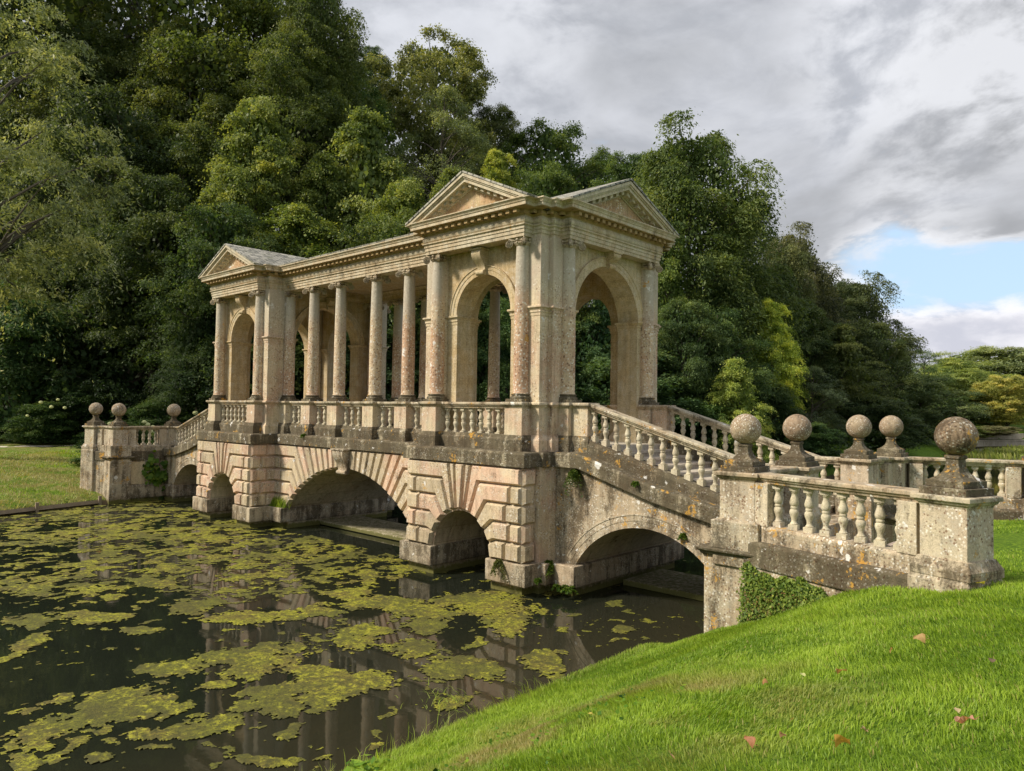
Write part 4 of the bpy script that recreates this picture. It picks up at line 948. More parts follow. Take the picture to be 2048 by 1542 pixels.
# low stone dam wall across the far end of the pond
m = MB(); pts = [(x+0.2, y-0.3, 0) for x, y in SH_F[::-1]]
m.sweep(pts, [(-0.2, -0.5), (0.35, -0.5), (0.35, 0.95), (0.45, 0.97), (0.45, 1.15), (-0.2, 1.17)]); m.sweep(pts, [(-0.9, 1.2), (-0.5, 1.2), (-0.5, 2.1), (-0.9, 2.1)])
tag(m.obj('dam_wall', M_slab), 'long low pale stone dam wall beyond the water at the right', 'wall')

# ------------------------------------------------------------------ floating algae
AL = [(-16.44,3.92,0.70,0.71,0.42,1.58),(-11.90,3.05,0.71,0.70,0.56,0.73),(-13.10,3.72,0.71,0.71,0.22,0.23),(-12.22,4.33,0.71,0.71,0.75,0.94),(-10.66,4.82,0.71,0.70,0.69,0.36),(-12.57,6.85,0.70,0.71,1.07,1.12),(-13.28,5.62,0.70,0.71,0.42,0.38),(-11.88,5.77,0.71,0.71,0.53,0.26),(-10.72,6.21,0.71,0.71,0.73,0.59),(-10.45,7.26,0.71,0.71,1.01,0.54),(-9.00,4.98,0.71,0.70,0.65,0.34),(-10.47,3.76,0.71,0.70,0.26,0.22),(-15.41,7.78,0.70,0.72,0.84,0.72),(-14.94,8.60,0.70,0.72,0.61,0.45),(-16.92,7.68,0.70,0.72,0.69,0.92),(-12.14,8.76,0.70,0.71,0.84,0.63),(-10.43,7.80,0.71,0.71,0.55,0.81),(-11.20,7.40,0.70,0.71,0.70,0.40),(-11.89,10.49,0.70,0.72,0.53,0.65),(-11.03,9.37,0.70,0.71,0.53,0.60),(-10.97,11.69,0.70,0.72,0.68,1.03),(-13.06,12.51,0.69,0.72,1.35,0.75),(-13.00,11.18,0.70,0.72,1.04,0.75),(-15.40,10.78,0.69,0.72,0.81,0.65),(-14.19,10.94,0.69,0.72,0.96,0.64),(-9.64,9.36,0.70,0.71,0.71,0.67),(-8.70,10.46,0.70,0.71,0.46,0.63),(-8.69,8.04,0.71,0.71,0.50,0.40),(-9.75,5.82,0.71,0.70,0.19,0.25),(-8.71,13.38,0.70,0.71,0.32,0.25),(-11.91,12.30,0.70,0.72,1.05,0.67),(-14.67,9.45,0.70,0.72,0.80,0.59),(-12.60,9.41,0.70,0.71,0.73,0.56),(-11.74,14.58,0.69,0.72,0.49,0.30),(-11.07,3.02,0.71,0.70,0.36,0.19),(-11.12,3.57,0.71,0.70,0.27,0.14),(-15.87,6.07,0.70,0.71,0.61,0.37),(-17.69,5.60,0.70,0.72,0.75,0.52),(-11.58,4.76,0.71,0.71,0.30,0.24),(-10.93,5.40,0.71,0.71,0.46,0.28),(-10.32,4.25,0.71,0.70,0.20,0.10),(-18.37,4.63,0.70,0.72,0.52,0.52),(-8.46,5.58,0.71,0.70,0.20,0.11),(-12.19,16.46,0.69,0.72,0.84,0.30)]
def algae_field(x, y):
    wx = x+0.55*(fbm(x*1.1, y*1.1, 3, 40)-0.5)*2; wy = y+0.55*(fbm(x*1.1, y*1.1, 3, 47)-0.5)*2
    e = np.full(x.shape, -1.0)
    for cx, cy, ax, ay, r1, r2 in AL:      # centre, unit axis, half sizes
        u = (wx-cx)*ax+(wy-cy)*ay; v = -(wx-cx)*ay+(wy-cy)*ax
        e = np.maximum(e, 1-np.sqrt((u/r1)**2+(v/r2)**2))
    depth = -0.679*x+0.733*y
    farc = np.clip((depth-16.0)/2.5, 0, 1)*np.clip((44-depth)/6, 0, 1)*np.clip((-x-13.5)/3, 0, 1)
    nf = fbm(x*0.8, y*0.8, 5, 3, 0.66); nfine = fbm(x*2.6, y*2.6, 4, 9, 0.66)
    n0 = 0.50*(nf-0.46)+0.60*(nfine-0.5)+0.32*(fbm(x*6, y*6, 3, 61, 0.6)-0.5)
    fz = (n0*2.6+0.07)*farc-(1-farc)
    bil = np.abs(fbm(x*2.6, y*2.6, 2, 51)-0.5)*2; bil2 = np.abs(fbm(x*7.5, y*7.5, 2, 55)-0.5)*2
    near = e*1.20+0.62*(nfine-0.5)+0.42*(fbm(x*7, y*7, 3, 21, 0.6)-0.5)+0.05+0.28*(nf-0.5)-1.1*(0.22-bil).clip(0)-1.6*(0.17-bil2).clip(0)-0.9*(0.40-fbm(x*11, y*11, 3, 65, 0.6)).clip(0)
    fl = np.maximum(fbm(x*2.9, y*2.9, 3, 31, 0.6)-0.755, fbm(x*8.5, y*8.5, 2, 33, 0.5)-0.87)+0.14*fbm(x*0.35, y*0.35, 2, 35)         # loose flecks
    return np.maximum(np.maximum(fz*0.6+0.2*(nfine-0.5), near), fl*1.2)
Vs, Qs, nv = [], [], 0
for x0, x1, y0, y1, c in ((-14, -7.75, 0.5, 15.2, 0.028), (-23, -14, 0.5, 14.6, 0.042), (-37.2, -23, 1, 14.6, 0.062), (-18.5, -9, 14.5, 22, 0.09)):
    xs, ys = np.arange(x0, x1+c, c), np.arange(y0, y1+c, c); X, Y = np.meshgrid(xs, ys); f = algae_field(X, Y); f = np.where(ground(X, Y) > -0.06, -1, f)
    keep = (f[:-1, :-1] > 0) & (f[1:, 1:] > 0) & (f[1:, :-1] > 0) & (f[:-1, 1:] > 0)
    jx = (hash2(np.round(X/c), np.round(Y/c), 77)-0.5)*c*0.55; jy = (hash2(np.round(X/c), np.round(Y/c), 78)-0.5)*c*0.55
    Z = 0.004+np.clip(f, 0, 0.25)*0.035+0.008*vnoise(X*14, Y*14, 5)*np.clip(f*6, 0, 1)
    ny_, nx_ = X.shape; idx = np.arange(nx_*ny_).reshape(ny_, nx_); q = np.stack([idx[:-1, :-1], idx[:-1, 1:], idx[1:, 1:], idx[1:, :-1]], -1)[keep]
    u, inv = np.unique(q, return_inverse=True); Vs.append(np.stack([X+jx, Y+jy, Z], -1).reshape(-1, 3)[u]); Qs.append(inv.reshape(-1, 4)+nv); nv += len(u)
tag(link('algae', np_mesh('algae', np.concatenate(Vs), np.concatenate(Qs), M_algae, True)), 'yellow-green algae mats floating on the dark pond', 'algae', kind='stuff')

# ------------------------------------------------------------------ trees
def rot_frame(n):
    """two unit vectors orthogonal to each row of n"""
    a = np.cross(n, np.array([0.13, 0.29, 0.95])); a /= np.linalg.norm(a, axis=1, keepdims=True)+1e-9
    return a, np.cross(n, a)
def leaves(P, N, T, size, rng, tint, asp=0.5):
    """one folded quad per leaf: P base points, N normals, T long axis"""
    B = np.cross(N, T); B /= np.linalg.norm(B, axis=1, keepdims=True)+1e-9; T = np.cross(B, N)
    s = size[:, None]
    a = P-T*s*0.5; c = P+T*s*0.5; b = P+B*s*asp*0.5-N*s*0.08; d = P-B*s*asp*0.5-N*s*0.08
    V = np.stack([a, b, c, d], 1).reshape(-1, 3); Q = np.arange(len(V)).reshape(-1, 4)
    return V, Q, tint
CROWN_KIND = {   # lobes, clumps per lobe, leaves per clump, leaf size, lobe radius, lobe flatness, clump spread (along, across, up), droop, leaf aspect
    'broad': (95, 10, 74, 0.0120, (0.060, 0.125), 0.62, (0.032, 0.028, 0.011), 0.7, 0.60),
    'open':  (46, 11, 62, 0.0125, (0.070, 0.130), 0.60, (0.038, 0.026, 0.010), 0.9, 0.48),
    'lime':  (130, 8, 70, 0.0120, (0.045, 0.095), 0.50, (0.034, 0.026, 0.012), 1.0, 0.75),
    'dome':  (190, 8, 62, 0.0120, (0.040, 0.070), 0.75, (0.020, 0.020, 0.010), 0.3, 0.60),
    'weep':  (84, 13, 96, 0.0125, (0.060, 0.120), 0.75, (0.026, 0.020, 0.034), 1.9, 0.42),
    'yew':   (70, 9, 92, 0.0120, (0.080, 0.170), 0.22, (0.060, 0.018, 0.006), 1.3, 0.30),
    'shrub': (46, 13, 78, 0.0170, (0.090, 0.170), 0.80, (0.036, 0.036, 0.016), 0.6, 0.62),
    'beech': (75, 9, 84, 0.0145, (0.080, 0.150), 0.25, (0.056, 0.026, 0.008), 2.0, 0.36),
    'pine':  (16, 13, 120, 0.0200, (0.080, 0.150), 0.45, (0.034, 0.034, 0.016), 0.0, 0.28),
}
def env(kind, z, th, ph):
    """crown radius (0.5 = full width) at height z"""
    if kind in ('broad', 'open'): r = 0.5*np.sin(np.pi*np.clip(z*0.92+0.06, 0, 1)**0.85)**0.6
    elif kind == 'lime': r = 0.5*np.clip(1-z, 0, 1)**0.62*np.clip(z*5+0.45, 0, 1)
    elif kind == 'dome': r = 0.5*np.sqrt(np.clip(1-np.clip((z-0.5)/0.5, -0.9, 1)**2, 0, 1))
    elif kind == 'weep': r = 0.5*np.clip(1-z, 0, 1)**0.33*np.clip(0.66+z*1.2, 0, 1)
    elif kind == 'yew': r = 0.5*np.clip(1-z, 0, 1)**0.75*np.clip(z*4+0.6, 0, 1)
    elif kind == 'shrub': r = 0.5*np.sqrt(np.clip(1-np.clip(z, 0, 1)**2.2, 0, 1))
    elif kind == 'beech': r = 0.5*np.clip(np.sin(np.pi*np.clip(z*0.85+0.15, 0, 1)), 0.3, 1)**0.5
    else: r = 0.5*np.where(z > 0.62, np.sqrt(np.clip(1-((z-0.8)/0.2)**2, 0, 1)), 0.25)
    lump = 0.15*np.sin(3*th+ph[0]+5*z)+0.12*np.sin(5*th-ph[1]+9*z)+0.10*np.sin(2*th+ph[2]-13*z)
    return r*(0.92+lump)
def crown_mesh(name, seed):
    kind = name.split('_')[0]; nb, nc, nl, ls, lr, fl_, sp, droop, asp = CROWN_KIND[kind]; rng = np.random.default_rng(seed); ph = rng.uniform(0, 6.28, 3)
    lo = {'broad': 0.06, 'open': 0.10, 'dome': 0.06, 'weep': 0.04}.get(kind, 0.0)
    z = rng.uniform(0, 1, nb*6) if kind != 'pine' else rng.uniform(0.70, 0.97, nb*6); z = lo+(0.965-lo)*z
    th = rng.uniform(0, 2*np.pi, nb*6); R = env(kind, z, th, ph)
    keep = rng.uniform(0, 0.5, nb*6) < np.maximum(R, 0.08); z, th, R = z[keep][:nb], th[keep][:nb], R[keep][:nb]
    LR = rng.uniform(lr[0], lr[1], len(z))*np.clip(0.55+R*1.1, 0.55, 1.05); rho = np.clip(1-LR/np.maximum(R, 0.05)*0.75, 0.10, 1)*(1-0.35*rng.uniform(0, 1, len(z))**2)
    LC = np.stack([R*rho*np.cos(th), R*rho*np.sin(th), z], 1); out = np.stack([np.cos(th), np.sin(th), np.full_like(th, 0.25)], 1)
    # clumps over the upper / outer skin of every lobe
    li = np.repeat(np.arange(len(z)), nc); D = rng.normal(0, 1, (len(li), 3))+out[li]*0.55+np.array([0, 0, 0.55 if kind not in ('weep',) else 0.1]); D /= np.linalg.norm(D, axis=1, keepdims=True)
    C = LC[li]+D*(LR[li]*rng.uniform(0.55, 1.08, len(li)))[:, None]*np.array([1, 1, fl_*0.72])
    O = D*np.array([1, 1, 0.35])+out[li]*0.5+rng.normal(0, 0.25, D.shape)*np.array([1, 1, 0.4]); O /= np.linalg.norm(O, axis=1, keepdims=True)
    n = len(C)*nl; ci = np.repeat(np.arange(len(C)), nl); cs = rng.uniform(0.6, 1.35, len(C))[ci]
    A = O[ci]; L = np.cross(A, [0, 0, 1.0]); L /= np.linalg.norm(L, axis=1, keepdims=True)+1e-9; Uv = np.cross(L, A)
    u = rng.normal(0, 1, n)*cs; v = rng.normal(0, 1, n)*cs*(1.1-0.4*np.clip(u, -1, 2)); w = rng.normal(0, 1, n)*cs
    if kind in ('yew', 'beech'): v = v*(0.4+0.6*np.round(rng.uniform(0, 1, n)))
    P = C[ci]+A*(u*sp[0])[:, None]+L*(v*sp[1])[:, None]+Uv*(w*sp[2])[:, None]
    P[:, 2] -= droop*sp[0]*0.28*np.clip(u+0.3, 0, 3)**2
    if kind == 'weep': P[:, 2] -= np.abs(w)*sp[2]*0.8
    N = rng.normal(0, 0.5, (n, 3))+np.array([0, 0, 0.85])+D[ci]*0.45; N /= np.linalg.norm(N, axis=1, keepdims=True)
    T = A*0.7+rng.normal(0, 0.45, (n, 3))+np.array([0, 0, -0.30*droop]); T /= np.linalg.norm(T, axis=1, keepdims=True)
    size = ls*rng.uniform(0.5, 1.6, n); lt = rng.normal(0, 0.40, len(LC)); ct = rng.normal(0, 0.35, len(C))
    tint = lt[li][ci]+ct[ci]+rng.normal(0, 0.40, n)
    V, Q, _ = leaves(P, N, T, size, rng, None, asp)
    # sparse inner leaves so the crown is not hollow
    m_ = int(n*(0.16 if kind == 'weep' else 0.07)); zz = lo+0.05+(0.90-lo)*rng.uniform(0, 1, m_); t2 = rng.uniform(0, 6.28, m_); r2 = env(kind, zz, t2, ph)*np.sqrt(rng.uniform(0, 0.50, m_))
    if kind not in ('pine', 'open', 'beech'):
        P2 = np.stack([r2*np.cos(t2), r2*np.sin(t2), zz*0.95], 1); N2 = rng.normal(0, 1, (m_, 3)); N2 /= np.linalg.norm(N2, axis=1, keepdims=True); T2 = rng.normal(0, 1, (m_, 3)); T2 /= np.linalg.norm(T2, axis=1, keepdims=True)
        V2, Q2, _ = leaves(P2, N2, T2, np.full(m_, ls*(1.3 if kind == 'weep' else 2.3)), rng, None, 0.8); Q = np.concatenate([Q, Q2+len(V)]); V = np.concatenate([V, V2]); tint = np.concatenate([tint, rng.normal(-0.3, 0.3, m_)])
    C = LC
    me = np_mesh(name, V, Q, M_leaf, False, [('tint', 'FACE', np.clip(tint, -1.4, 1.6))])
    # trunk and limbs reaching into the clumps
    t = MB(); hz = 0.93 if kind not in ('shrub',) else 0.5; bend = rng.normal(0, 0.012, (9, 2)).cumsum(0)
    sp_ = [(bend[i, 0], bend[i, 1], -0.03+i/8*hz) for i in range(9)]; t.tube(sp_, [0.020*(1-i/8.6)+0.001 for i in range(9)], 8)
    for j in rng.choice(len(C), min(len(C), 46), replace=False):
        c = C[j]; zb = max(0.05, c[2]-abs(np.hypot(c[0], c[1]))*rng.uniform(0.35, 0.9)); zb = min(zb, 0.85*hz); k_ = np.interp(zb, [-0.03, hz], [0, 8]); b0 = np.array([np.interp(k_, range(9), bend[:, 0]), np.interp(k_, range(9), bend[:, 1]), zb])
        mid = b0*0.5+c*0.5+np.array([0, 0, 0.02]); t.tube([tuple(b0), tuple(mid), tuple(c)], [0.0062, 0.004, 0.0012], 5)
    return me, t.mesh(name+'_trunk', M_bark, smooth=60)
PROTO = {}
for i, nme in enumerate(('broad_a', 'broad_b', 'open_a', 'lime_a', 'lime_b', 'dome_a', 'weep_a', 'weep_b', 'yew_a', 'yew_b', 'shrub_a', 'beech_a', 'pine_a')): PROTO[nme] = crown_mesh(nme, 100+i)
LEAFGAIN = (1.85, 2.05, 2.2)
TREES = [
    (-95.1, 23.7, 25.9, 44.4, 'broad_a', (0.050,0.066,0.014), 'huge shadowy olive tree filling the top left corner behind the grey-green beech'),
    (-92.3, 34.4, 23.0, 42.5, 'open_a', (0.066,0.078,0.016), 'tall olive tree with bare limbs and small sky gaps high on the hillside'),
    (-76.7, 38.0, 19.8, 36.4, 'broad_b', (0.064,0.080,0.015), 'tall olive-brown tree rising out of the frame above the lime with yellow tips'),
    (-65.7, 40.0, 10.7, 33.1, 'weep_a', (0.060,0.076,0.014), 'tall tree with drooping outer sprays against the sky left of the domed tree'),
    (-70.6, 60.0, 17.7, 30.1, 'dome_a', (0.118,0.120,0.036), 'big round-headed domed tree with cream-tipped foliage on the skyline'),
    (-85.9, 62.2, 6.0, 31.5, 'broad_b', (0.036,0.062,0.016), 'small dark round treetop on the skyline just left of the domed tree'),
    (-67.1, 68.7, 7.6, 24.6, 'broad_a', (0.070,0.080,0.026), 'shoulder of olive foliage on the skyline right of the domed tree'),
    (-59.2, 70.5, 13.3, 23.0, 'broad_b', (0.058,0.085,0.018), 'bushy mid-green tree on the skyline above the near pavilion roof'),
    (-58.4, 79.5, 11.4, 23.0, 'broad_a', (0.044,0.068,0.018), 'lower dark-green crown in the dip left of the tall weeping birch'),
    (-77.6, 18.1, 13.6, 16.1, 'broad_b', (0.042,0.058,0.014), 'dark olive tree hidden behind the overhanging beech at the left edge'),
    (-56.6, 29.3, 9.5, 22.9, 'lime_a', (0.104,0.124,0.024), 'lime with yellowing leaves behind the far pavilion, its pointed top highest of the limes'),
    (-51.5, 36.8, 11.1, 23.3, 'lime_b', (0.106,0.126,0.026), 'broad lime with yellow-flecked top above the colonnade roof'),
    (-56.0, 49.0, 9.7, 24.0, 'open_a', (0.105,0.120,0.045), 'feathery grey-green ash in front of the domed tree'),
    (-46.0, 47.4, 5.6, 22.0, 'lime_a', (0.170,0.185,0.020), 'pointed yellow-green young tree directly above the near front gable'),
    (-43.0, 39.2, 7.2, 21.2, 'lime_b', (0.090,0.108,0.018), 'mid-green lime between the yellow-flecked lime and the near pavilion'),
    (-65.2, 26.8, 10.5, 18.6, 'broad_a', (0.046,0.062,0.014), 'dark olive tree left of the pointed lime'),
    (-50.0, 30.0, 11.5, 15.8, 'lime_a', (0.085,0.108,0.017), 'low lime with ochre sprays just above the far pavilion roof'),
    (-52.9, 24.6, 8.2, 17.7, 'broad_b', (0.042,0.066,0.016), 'dark leafy tree directly behind the far gable'),
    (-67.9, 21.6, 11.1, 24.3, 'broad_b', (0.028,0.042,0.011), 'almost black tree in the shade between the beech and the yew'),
    (-43.3, 33.5, 8.9, 17.4, 'broad_a', (0.070,0.092,0.017), 'olive-green tree rising behind the colonnade roof'),
    (-61.9, 21.7, 13.1, 16.8, 'yew_a', (0.026,0.044,0.012), 'wide dark yew with feathery level boughs left of the far pavilion'),
    (-51.7, 23.0, 5.7, 13.2, 'yew_a', (0.027,0.046,0.013), 'smaller dark yew tucked close behind the far pavilion columns'),
    (-64.0, 14.3, 7.8, 11.7, 'shrub_a', (0.052,0.090,0.026), 'big rounded bright laurel at the left edge of the lawn'),
    (-48.6, 9.5, 10.2, 27.4, 'beech_a', (0.140,0.150,0.060), 'grey-green overhanging beech with pale drooping leaf sprays at the left edge'),
    (-47.5, 32.4, 10.0, 12.1, 'broad_b', (0.028,0.052,0.014), 'dark tree seen between the colonnade columns'),
    (-43.0, 39.2, 8.8, 13.6, 'shrub_a', (0.034,0.066,0.018), 'dark green tree seen through the near front arch'),
    (-37.1, 39.3, 6.7, 11.4, 'broad_a', (0.050,0.088,0.020), 'brighter tree glimpsed behind the slim far column in the near arch'),
    (-34.3, 47.3, 8.8, 13.2, 'yew_a', (0.032,0.066,0.020), 'deep green tree filling the near side arch'),
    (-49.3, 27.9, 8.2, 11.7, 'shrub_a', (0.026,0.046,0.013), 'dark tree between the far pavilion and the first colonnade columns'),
    (-33.1, 59.3, 14.9, 25.7, 'weep_a', (0.066,0.088,0.018), 'tall weeping birch right of the near pavilion, tallest tree beside the open sky'),
    (-31.4, 52.7, 6.6, 17.9, 'lime_b', (0.085,0.115,0.018), 'leafy green tree with yellow tips touching the right side gable'),
    (-29.2, 57.5, 6.4, 15.4, 'yew_b', (0.068,0.105,0.028), 'light green larch with level feathery boughs in front of the weeping birch'),
    (-35.7, 89.6, 12.4, 22.3, 'weep_a', (0.078,0.076,0.030), 'brownish weeping tree right of the tall birch'),
    (-33.3, 105.4, 13.0, 21.5, 'weep_b', (0.060,0.070,0.024), 'dark drooping tree with sky gaps beyond the brownish one'),
    (-25.9, 60.5, 5.3, 13.1, 'lime_a', (0.235,0.265,0.022), 'vivid yellow-green young tree above the near ball finials'),
    (-24.0, 50.0, 5.2, 8.0, 'lime_b', (0.160,0.190,0.028), 'low yellow-green bushy tree beside the stair rail'),
    (-28.4, 50.0, 5.8, 11.9, 'broad_a', (0.044,0.068,0.018), 'dark green tree close behind the right-hand column'),
    (-26.2, 79.4, 11.0, 12.6, 'yew_b', (0.072,0.084,0.018), 'broad dark yew with golden tips behind the back balustrade'),
    (-23.5, 62.7, 5.3, 7.2, 'open_a', (0.060,0.078,0.036), 'thin half-bare larch with a straight pale stem'),
    (-30.3, 113.7, 6.9, 13.1, 'weep_b', (0.050,0.060,0.026), 'slender dark tree left of the bushy-headed pine'),
    (-31.1, 132.0, 8.4, 12.0, 'open_a', (0.056,0.085,0.022), 'bushy-headed pine on the right skyline'),
    (-25.2, 102.1, 11.4, 8.7, 'broad_b', (0.070,0.092,0.030), 'dark bushy tree beyond the pair of back ball finials'),
    (-22.3, 77.5, 6.9, 5.4, 'shrub_a', (0.042,0.062,0.017), 'dark shrub behind the first back ball finial'),
    (-31.9, 154.5, 14.8, 10.2, 'broad_a', (0.150,0.175,0.034), 'sunlit yellow-green tree far off right of the pine'),
    (-26.0, 142.2, 8.4, 8.8, 'yew_b', (0.150,0.172,0.032), 'tall drooping cypress, golden green, above the large ball finial'),
    (-21.5, 140.9, 10.7, 8.5, 'dome_a', (0.250,0.225,0.040), 'golden yellow willow at the right edge beyond the pond'),
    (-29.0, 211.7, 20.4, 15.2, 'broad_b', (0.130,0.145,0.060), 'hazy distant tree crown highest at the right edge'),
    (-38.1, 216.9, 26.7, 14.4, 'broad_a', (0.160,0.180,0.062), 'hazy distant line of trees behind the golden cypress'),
    (-21.9, 132.4, 7.7, 1.5, 'dome_a', (0.170,0.150,0.075), 'pinkish-brown bush on the far bank above the dam wall'),
    (-27.4, 124.6, 10.6, 2.5, 'shrub_a', (0.145,0.170,0.036), 'low light-green bushes behind the far end of the dam wall'),
    (-25.2, 58.5, 4.9, 5.7, 'shrub_a', (0.040,0.066,0.017), 'dark undergrowth bush below the vivid yellow-green tree'),
    (-85.1, 24.8, 12.5, 23.4, 'broad_b', (0.050,0.062,0.015), 'shadowy olive tree on the slope right of the overhanging beech'),
    (-74.7, 31.7, 12.2, 23.1, 'broad_a', (0.062,0.074,0.016), 'olive tree on the slope between the two tall skyline trees, above the pointed lime'),
    (-63.6, 36.5, 10.1, 25.8, 'broad_b', (0.062,0.078,0.016), 'brown-green tree on the slope below the drooping skyline tree'),
    (-69.5, 47.4, 8.4, 21.9, 'broad_a', (0.052,0.092,0.018), 'fresher green tree tucked against the left side of the domed tree'),
    (-59.5, 22.6, 8.6, 20.0, 'broad_b', (0.040,0.056,0.013), 'dusky tree above the wide yew'),
    (-52.4, 33.3, 8.2, 18.7, 'lime_b', (0.080,0.100,0.017), 'dull green lime between the two yellow-flecked limes'),
    (-44.4, 35.2, 8.5, 20.7, 'lime_a', (0.095,0.115,0.018), 'yellowish lime behind the left foot of the near gable'),
    (-45.6, 53.2, 9.6, 19.3, 'broad_a', (0.062,0.090,0.018), 'mid-green tree just above the valley between the two near gables'),
    (-37.6, 47.0, 6.6, 18.7, 'lime_b', (0.090,0.115,0.020), 'green lime peeping over the right side gable'),
    (-41.4, 62.5, 8.1, 20.5, 'broad_b', (0.050,0.078,0.018), 'dark green tree at the left foot of the tall birch'),
    (-34.6, 71.6, 7.8, 21.4, 'weep_b', (0.062,0.080,0.018), 'weeping tree merging with the right flank of the tall birch'),
    (-27.9, 53.3, 7.2, 11.8, 'broad_b', (0.050,0.080,0.018), 'green tree under the light larch right of the near pavilion'),
    (-30.4, 78.2, 8.0, 12.9, 'broad_a', (0.048,0.070,0.018), 'dark tree between the vivid young tree and the golden-tipped yew'),
    (-35.2, 101.0, 7.4, 18.7, 'broad_b', (0.046,0.060,0.020), 'dark crown filling the dip between the brownish and the dark drooping trees'),
    (-28.1, 93.9, 8.5, 14.1, 'broad_a', (0.050,0.066,0.018), 'dark tree standing behind the golden-tipped yew'),
    (-34.6, 82.4, 9.2, 18.7, 'weep_b', (0.064,0.074,0.024), 'weeping tree between the tall birch and the brownish tree'),
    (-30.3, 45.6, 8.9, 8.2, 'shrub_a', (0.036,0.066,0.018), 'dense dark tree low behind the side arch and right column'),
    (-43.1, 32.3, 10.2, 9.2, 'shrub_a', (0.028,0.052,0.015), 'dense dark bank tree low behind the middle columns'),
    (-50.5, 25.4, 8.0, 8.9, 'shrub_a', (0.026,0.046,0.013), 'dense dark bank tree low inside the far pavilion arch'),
    (-68.1, 18.7, 9.1, 13.8, 'broad_a', (0.034,0.050,0.013), 'dark tree above the bright laurel at the left'),
    (-31.1, 141.6, 14.6, 7.3, 'broad_b', (0.120,0.145,0.036), 'rounded green tree mass left of the golden cypress'),
]
KINDS_T = {'broad': 'broadleaf_tree', 'open': 'ash_tree', 'lime': 'lime_tree', 'dome': 'domed_tree', 'weep': 'weeping_tree', 'yew': 'conifer_tree', 'shrub': 'shrub', 'beech': 'beech_tree', 'pine': 'pine_tree'}
for i, (x, y, w_, h_, pr, col, lab) in enumerate(TREES):
    kd = pr.split('_')[0]; z = float(ground(x, y)); w_ *= 1.30 if kd not in ('dome', 'pine') else 1.1
    r = empty(KINDS_T[kd], (x, y, z-0.1), lab, 'shrub' if 'shrub' in lab or 'bush' in lab.split(' ')[:4] else 'tree', 'trees and shrubs on the banks'); r.rotation_euler.z = i*2.4+0.5
    hc = min(h_*1.02, w_*{'yew': 1.5, 'lime': 1.5, 'weep': 1.75, 'beech': 1.42}.get(kd, 1.35)); z0 = h_*1.02-hc
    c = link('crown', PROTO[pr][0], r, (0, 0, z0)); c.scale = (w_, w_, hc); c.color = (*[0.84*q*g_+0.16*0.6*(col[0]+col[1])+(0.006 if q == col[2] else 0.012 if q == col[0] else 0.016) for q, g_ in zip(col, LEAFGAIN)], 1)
    t = link('trunk', PROTO[pr][1], r, (0, 0, z0)); t.scale = (w_, w_, hc)
    if z0 > 1.0:
        m = MB(); m.tube([(0, 0, 0), (0.05, 0.03, z0*0.5), (0, 0, z0+0.1*hc)], [0.026*w_, 0.023*w_, 0.018*w_], 9); m.obj('trunk', M_bark, r, smooth=60)

# ------------------------------------------------------------------ grass
def blades(name, X, Y, H, Wd, rng, tint, dry, lean=0.5, mat=M_grass, Z=None):
    n = len(X); Z = ground(X, Y)-0.01 if Z is None else Z
    a = rng.uniform(0, 2*np.pi, n); la = 2.2+1.4*(fbm(X*0.7, Y*0.7, 2, 60)-0.5)*4+rng.normal(0, 0.7, n); l = np.abs(rng.normal(lean, 0.25, n))*H
    sx, sy = np.cos(a)*Wd/2, np.sin(a)*Wd/2; tx, ty = np.cos(la)*l, np.sin(la)*l
    p = np.empty((n, 6, 3))
    p[:, 0] = np.stack([X-sx, Y-sy, Z], 1); p[:, 1] = np.stack([X+sx, Y+sy, Z], 1)
    p[:, 2] = np.stack([X+sx*0.8+tx*0.35, Y+sy*0.8+ty*0.35, Z+H*0.6], 1); p[:, 3] = np.stack([X-sx*0.8+tx*0.35, Y-sy*0.8+ty*0.35, Z+H*0.6], 1)
    p[:, 4] = np.stack([X+tx+sx*0.1, Y+ty+sy*0.1, Z+H*(1-0.25*np.clip(l/H, 0, 1))], 1); p[:, 5] = np.stack([X+tx-sx*0.1, Y+ty-sy*0.1, Z+H*(1-0.25*np.clip(l/H, 0, 1))], 1)
    i = np.arange(n)[:, None]*6; Q = np.concatenate([i+[0, 1, 2, 3], i+[3, 2, 4, 5]], 1).reshape(-1, 4)
    return np_mesh(name, p.reshape(-1, 3), Q, mat, False, [('tint', 'FACE', np.repeat(tint, 2)), ('dry', 'FACE', np.repeat(dry, 2))])
rng = np.random.default_rng(5)
Xa, Ya = [], []
for x0, x1, y0, y1, dens in ((-8.0, 3.0, 1.5, 8.0, 3600), (-8.0, 3.0, 8.0, 13.6, 2300), (-7.0, 8, 13.6, 25, 600)):
    n = int((x1-x0)*(y1-y0)*dens); Xa.append(rng.uniform(x0, x1, n)); Ya.append(rng.uniform(y0, y1, n))
X, Y = np.concatenate(Xa), np.concatenate(Ya); g = ground(X, Y)
dw = 12.45-(X+6.05)*0.335               # front face of the wing wall
ok = (g > 0.10) & ~((Y > dw) & (Y < dw+0.75) & (X > -6.7) & (X < -2.0)) & ~((X < -5.7) & (Y > 12.57) & (Y < 21.5)) & ~((np.abs(Y-17.3-np.clip(X+2, 0, 9)*0.2) < 1.45) & (X > -6.5))
ok &= (np.hypot(X, Y-0.0) > 1.6) & (rng.uniform(0, 1, len(X)) < np.clip(seg_dist(X, Y, SH_R)/0.35+0.1, 0, 1)); X, Y = X[ok], Y[ok]
big = fbm(X*0.8, Y*0.8, 3, 11); sm = fbm(X*3.1, Y*3.1, 3, 15); ds = seg_dist(X, Y, SH_R)
H = (0.036+0.034*big+0.018*(sm-0.5))*rng.uniform(0.6, 1.35, len(X))*np.where(ds < 0.5, 1.45, 1.0)
